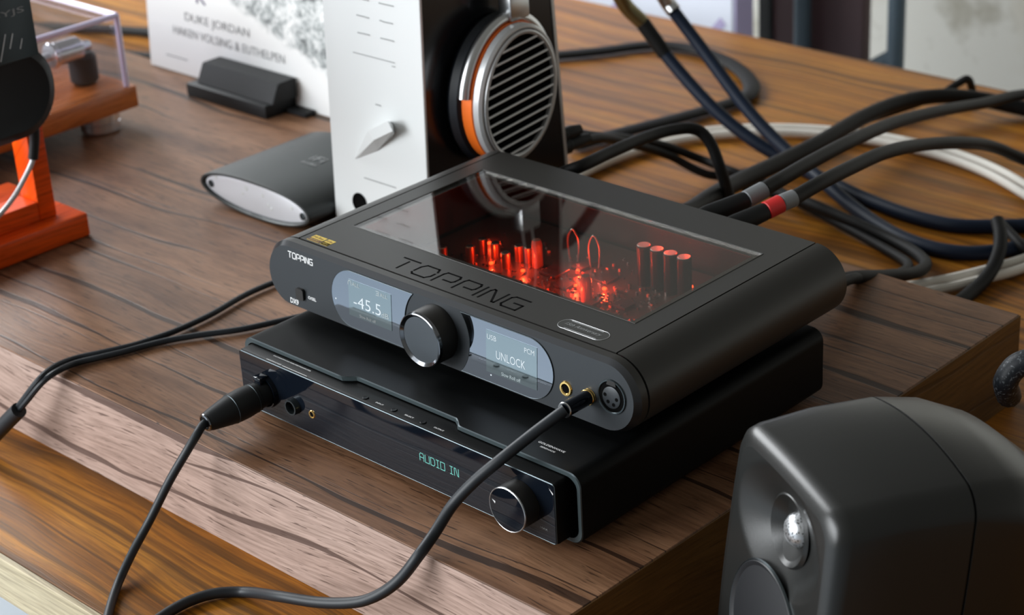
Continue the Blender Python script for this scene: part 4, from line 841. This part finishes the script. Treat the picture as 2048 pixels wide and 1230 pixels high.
b = B(); tube(b, [(-0.3405, 0.026, 0.340), (-0.352, 0.016, 0.366), (-0.379, 0.0, 0.372), (-0.405, 0.0, 0.366), (-0.418, 0.0, 0.335)], 0.010, 10, 6, 0.4); obj('headband', b, 'leather_black', t)
P = [(-0.352, 0.020, 0.181), (-0.3535, 0.019, 0.168), (-0.3555, 0.016, 0.152), (-0.3575, 0.006, 0.137), (-0.359, -0.006, 0.124), (-0.361, -0.022, 0.112), (-0.36, -0.05, 0.10)]
b = B(); tube(b, P[1:], 0.0022, 10, 8); obj('cord', b, 'cable_silver', t)
b = B(); tube(b, P[:3], 0.0042, 12, 6); obj('cord_strain_relief', b, 'rubber_black', t)

# ------------------------------------------------------------ monitor speaker in the foreground
t = thing('monitor_speaker', 'dark grey rounded monitor speaker with recessed tweeter in the near right corner', 'speaker', (0.47, 0.02, 0))
T1 = Vector((0.3909, -0.0121, 0.175)); T2 = Vector((0.4983, -0.0703, 0.175)); su = (T2 - T1).normalized(); sn = Vector((su.y, -su.x, 0)); thS = math.radians(7.5)
sv = Vector((-sn.x * math.sin(thS), -sn.y * math.sin(thS), math.cos(thS))); sN = su.cross(sv)   # outward front normal
if sN.dot(sn) < 0: sN = -sN
SW, SH = 0.1225, 0.1540
SO = T1 + su * (SW / 2) - sv * (SH / 2)          # centre of the front face
def SP(u, v, d): return SO + su * u + sv * v + sN * d
def sloop(hw, hh, d, r, bul=0.0, dome=0.0, shv=0.0, nb=12):
    out = []
    for cx, cz, a0 in ((hw - r, hh - r, 0), (-hw + r, hh - r, 90), (-hw + r, -hh + r, 180), (hw - r, -hh + r, 270)):
        for i in range(9):
            a = math.radians(a0 + 90 * i / 8); out.append([cx + r * math.cos(a), cz + r * math.sin(a)])
        nx = {0: (-hw + r, hh), 90: (-hw, -hh + r), 180: (hw - r, -hh), 270: (hw, hh - r)}[a0]; st = out[-1][:]
        for i in range(1, nb): out.append([st[0] + (nx[0] - st[0]) * i / nb, st[1] + (nx[1] - st[1]) * i / nb])
    res = []
    for u, v in out:
        uu = u * (1 + bul * (1 - (v / hh) ** 2)); vv = v * (1 + (dome if v > 0 else 0.0) * (1 - (u / hw) ** 2)); res.append(SP(uu, vv + shv, d))
    return res
hw, hh = SW / 2, SH / 2
FR = [(hw - .0100, hh - .0100, 0.0, .012), (hw - .0050, hh - .0050, -0.0012, .013), (hw - .0016, hh - .0016, -0.0045, .014), (hw, hh, -0.0100, .014)]
front = [sloop(w, h, d, r, .06, .035) for w, h, d, r in FR]
mid = [sloop(hw + .0016, hh + .0042, -0.040, .013, .07, .09), sloop(hw + .0025, hh + .0065, -0.0778, .013, .07, .12)]
b = B(); loft(b, front + mid + [sloop(hw + .0012, hh + .0052, -0.0780, .013, .07, .12)], False, True); obj('front_housing', b, 'speaker_grey', t, ang=50)
back = [sloop(hw + .0015, hh + .0055, -0.0790, .013, .07, .12), sloop(hw + .0025, hh + .0065, -0.0794, .013, .07, .12), sloop(hw + .0022, hh + .0045, -0.105, .016, .068, .13), sloop(hw - .001, hh - .0030, -0.130, .020, .055, .14), sloop(hw - .008, hh - .0130, -0.148, .022, .045, .12), sloop(hw - .018, hh - .0280, -0.159, .022, .03, .08), sloop(hw - .030, hh - .0480, -0.163, .020, .02, .03)]
b = B(); loft(b, back); obj('rear_housing', b, 'speaker_grey', t, ang=50)
b = B(); loft(b, [sloop(hw + .0008, hh + .0048, -0.0774, .013, .07, .12), sloop(hw + .0008, hh + .0048, -0.0796, .013, .07, .12)], False, False); obj('housing_seam', b, 'deep_black', t)
# baffle: height field with a wide elliptic waveguide dish around the tweeter and a woofer opening
TWU, TWV = 0.0, hh - 0.040; WFV = -hh + 0.050; RW = 0.0400; rt = 0.0140
b = B(); NU, NV = 60, 84; hw0, hh0 = hw - .0100, hh - .0100; rows = []
def bdepth(u, v):
    ru = math.sqrt(((u - TWU) / 0.050) ** 2 + ((v - TWV) / 0.0345) ** 2); d = 0.0
    if ru < 1: d = -0.0175 * (1 - ru) ** 1.1
    return d
for j in range(NV + 1):
    row = []
    for i in range(NU + 1):
        s_, q_ = -1 + 2 * i / NU, -1 + 2 * j / NV
        # map the square onto the rounded outline of the baffle
        u, v = s_ * hw0, q_ * hh0; r = .012
        ex, ez = abs(u) - (hw0 - r), abs(v) - (hh0 - r)
        if ex > 0 and ez > 0:
            m_ = max(ex, ez); l_ = math.hypot(ex, ez); u = math.copysign(hw0 - r + ex * m_ / l_, u); v = math.copysign(hh0 - r + ez * m_ / l_, v)
        uu = u * (1 + .06 * (1 - (v / hh0) ** 2)); vv = v * (1 + (.035 if v > 0 else 0.0) * (1 - (u / hw0) ** 2))
        row.append(b.verts.new(SP(uu, vv, bdepth(uu, vv))))
    rows.append(row)
for j in range(NV):
    for i in range(NU): b.faces.new((rows[j][i], rows[j][i + 1], rows[j + 1][i + 1], rows[j + 1][i]))
obj('baffle', b, 'speaker_grey', t, ang=80)
b = B(); lathe(b, [(rt + .0080, -0.0078), (rt + .0060, -0.0060), (rt + .0008, -0.0105), (rt - .0012, -0.0125), (0, -0.0127)], SP(TWU, TWV, 0), sN, 48); tw = obj('tweeter_ring', b, 'speaker_grey', t)
b = B(); lathe(b, [(0.0098, -0.0122), (0.0090, -0.0098), (0.0068, -0.0074), (0.0036, -0.0060), (0, -0.0056)], SP(TWU, TWV, 0), sN, 40); obj('tweeter_dome', b, 'dome_mesh', tw)
b = B(); lathe(b, [(RW + .0012, 0.0004), (RW, 0.0016), (RW - .0012, 0.0012), (RW - .0025, 0.0004), (RW * .6, 0.0026), (0, 0.0040)], SP(0, WFV, 0), sN, 64); wf = obj('woofer_grille', b, 'speaker_dark', t)
b = B(); lathe(b, [(RW + .0016, 0.0002), (RW + .0010, 0.0014), (RW + .0002, 0.0010)], SP(0, WFV, 0), sN, 64); obj('woofer_rim', b, 'rim_grey', wf)
fc_ = SP(0, -hh, -0.055); b = B(); cyl(b, (fc_.x, fc_.y, 0.0003), (fc_.x + .0, fc_.y, fc_.z + .012), 0.040, 0.030, 32, 0.002); obj('stand_foot', b, 'rubber_black', t)

# ------------------------------------------------------------ cables behind the equipment
GR = 'cables behind the equipment'
cable('flat_cable', 'strap', 0.0095, 'cable_soft_black', 'flat black strap-like cable looping behind the headphones on the desk', group=GR, flat=0.45)
t = cable('interconnect_cable', 'blue1', 0.0066, 'cable_blue', 'navy blue cable coming down from above, nearer the headphones', group=GR)
P = [Vector(p) for p in CP['blue1'][4:]]; b = B(); tube(b, [P[0], P[1], P[1] * .05 + P[2] * .95], 0.0078, 12, 6); obj('connector', b, 'old_brass', t)
b = B(); tube(b, [P[2] * .98 + P[1] * .02, P[2] * .5 + P[3] * .5, P[3]], 0.0076, 12, 6); obj('connector_boot', b, 'cable_soft_black', t)
t = cable('interconnect_cable', 'blue2', 0.0066, 'cable_blue', 'navy blue cable coming down from above, farther from the headphones', group=GR)
P = [Vector(p) for p in CP['blue2'][4:]]; b = B(); tube(b, [P[0], P[1], P[1] * .8 + P[2] * .2], 0.0078, 12, 6); obj('connector', b, 'silver_satin', t)
def ext(key, pre=(), post=()): return [Vector(p) for p in pre] + [Vector(p) for p in CP[key]] + [Vector(p) for p in post]
cable('signal_cable', 'hook', 0.0050, 'cable_soft_black', 'black cable arching up from the upper amplifier back and bending sharply down', group=GR, pts=ext('hook', [(0.014, 0.2065, 0.146), (0.0150, 0.225, 0.147)]))
cable('signal_cable', 'loop', 0.0052, 'cable_soft_black', 'black cable looping back on itself beside the right amplifier end', group=GR, pts=ext('loop', (), [(0.225, 0.29, 0.094), (0.228, 0.23, 0.097), (0.228, 0.196, 0.097)]))
cable('speaker_cable', 'thick', 0.0078, 'cable_soft_black', 'thick black cable rising from behind the amplifiers towards the far right', group=GR, pts=ext('thick', [(0.100, 0.2075, 0.150), (0.092, 0.24, 0.143), (0.075, 0.295, 0.117)]))
for key, segs, lab in (('rca_grey', (('plug_boot', (0.160, 0.2070, 0.152), (0.1832, 0.2665, 0.1620), 0.0068, 'rubber_black'), ('grey_sleeve', (0.1832, 0.2665, 0.1622), (0.1868, 0.2835, 0.1650), 0.0066, 'heatshrink_grey')), 'black audio cable with grey sleeve plugged into the amplifier back'),
                       ('rca_red', (('plug_boot', (0.188, 0.2070, 0.152), (0.2065, 0.2595, 0.1615), 0.0068, 'rubber_black'), ('red_sleeve', (0.2065, 0.2595, 0.1616), (0.2103, 0.2718, 0.1640), 0.0068, 'heatshrink_red'), ('grey_sleeve', (0.2103, 0.2718, 0.1641), (0.2136, 0.2835, 0.1652), 0.0064, 'heatshrink_grey')), 'black audio cable with red and grey sleeves plugged into the amplifier back')):
    P = [Vector(p) for p in CP[key]]
    c_ = thing('audio_cable', lab, 'cable', P[2], GR)
    b = B(); tube(b, P, 0.0056, 12, 8); obj('cord', b, 'cable_soft_black', c_)
    for nm, a, e, r, m in segs:
        b = B()
        if nm == 'plug_boot': a = Vector(a); e = Vector(e); L = (e - a).length; lathe(b, [(0, 0), (r * .8, 0), (r * .85, L * .3), (r * 1.12, L * .5), (r * .98, L * .97), (r * .9, L), (0, L)], a, e - a, 28)
        else: cyl(b, a, e, r, n=28, bev=.0004)
        obj(nm, b, m, c_)
t = thing('white_twin_cable', 'white twin-strand cable lying in a wide loop on the desk', 'cable', CP['white1'][6], GR)
for k in ('white1', 'white2'):
    b = B(); tube(b, CP[k], 0.0042, 10, 8); obj('cord', b, 'cable_white', t)
cable('cable_stub', 'stub', 0.0060, 'cable_soft_black', 'short black cable end sticking up behind the riser back corner', group=GR)
cable('cable_stub', 'stub2', 0.0045, 'cable_soft_black', 'black cord slanting off to the right beside the upturned cable end', group=GR)
cable('braided_cable', 'braid', 0.0085, 'braid_sleeve', 'thick dark braided cable bend beside the riser end at the right margin', group=GR)

# ------------------------------------------------------------ behind the desk
t = thing('white_carton', 'white carton with lavender side standing behind the desk', 'box', (-0.80, 1.25, -0.75))
b = B(); box(b, -1.15, -0.5105, 1.15, 1.190, -0.75, 0.45, 0.003, 1); obj('carton_body', b, 'carton_white', t)
b = B(); box(b, -0.5104, -0.5080, 1.152, 1.188, -0.748, 0.448); obj('carton_side_panel', b, 'carton_side', t, smooth=False)
b = B(); bars(b, [[(-0.74, -0.10), (-0.60, 0.05)], [(-0.62, -0.16), (-0.53, -0.06)]], 0.012, Vector((0, 1.1498, 0)), EX, EZ, 0.0004); obj('printed_lines', b, 'carton_side', t, smooth=False)
t = thing('metal_frame_chair', 'chair with dark maroon back and blue-grey metal frame behind the desk', 'chair', (-0.44, 1.40, -0.75))
for x, y in ((-0.510, 1.30), (-0.362, 1.30), (-0.600, 1.42), (-0.525, 1.42)):
    b = B(); cyl(b, (x, y, -0.7497), (x, y, 0.10), 0.0115, n=20); obj('leg', b, 'paint_bluegrey', t)
b = B(); box(b, -0.590, -0.4250, 1.318, 1.340, -0.36, 0.10, 0.006, 2); obj('backrest', b, 'maroon_panel', t)
b = B(); box(b, -0.595, -0.572, 1.312, 1.346, -0.36, 0.10, 0.003, 1); obj('backrest_edge', b, 'speaker_grey', t)
b = B(); box(b, -0.55, -0.33, 1.285, 1.52, -0.40, -0.37, 0.006, 2); obj('seat', b, 'maroon_panel', t)
for z in (-0.135,):
    b = B(); cyl(b, (-0.4230, 1.318, z - .018), (-0.362, 1.302, z + .022), 0.010, n=16); obj('cross_bar', b, 'paint_bluegrey', t)
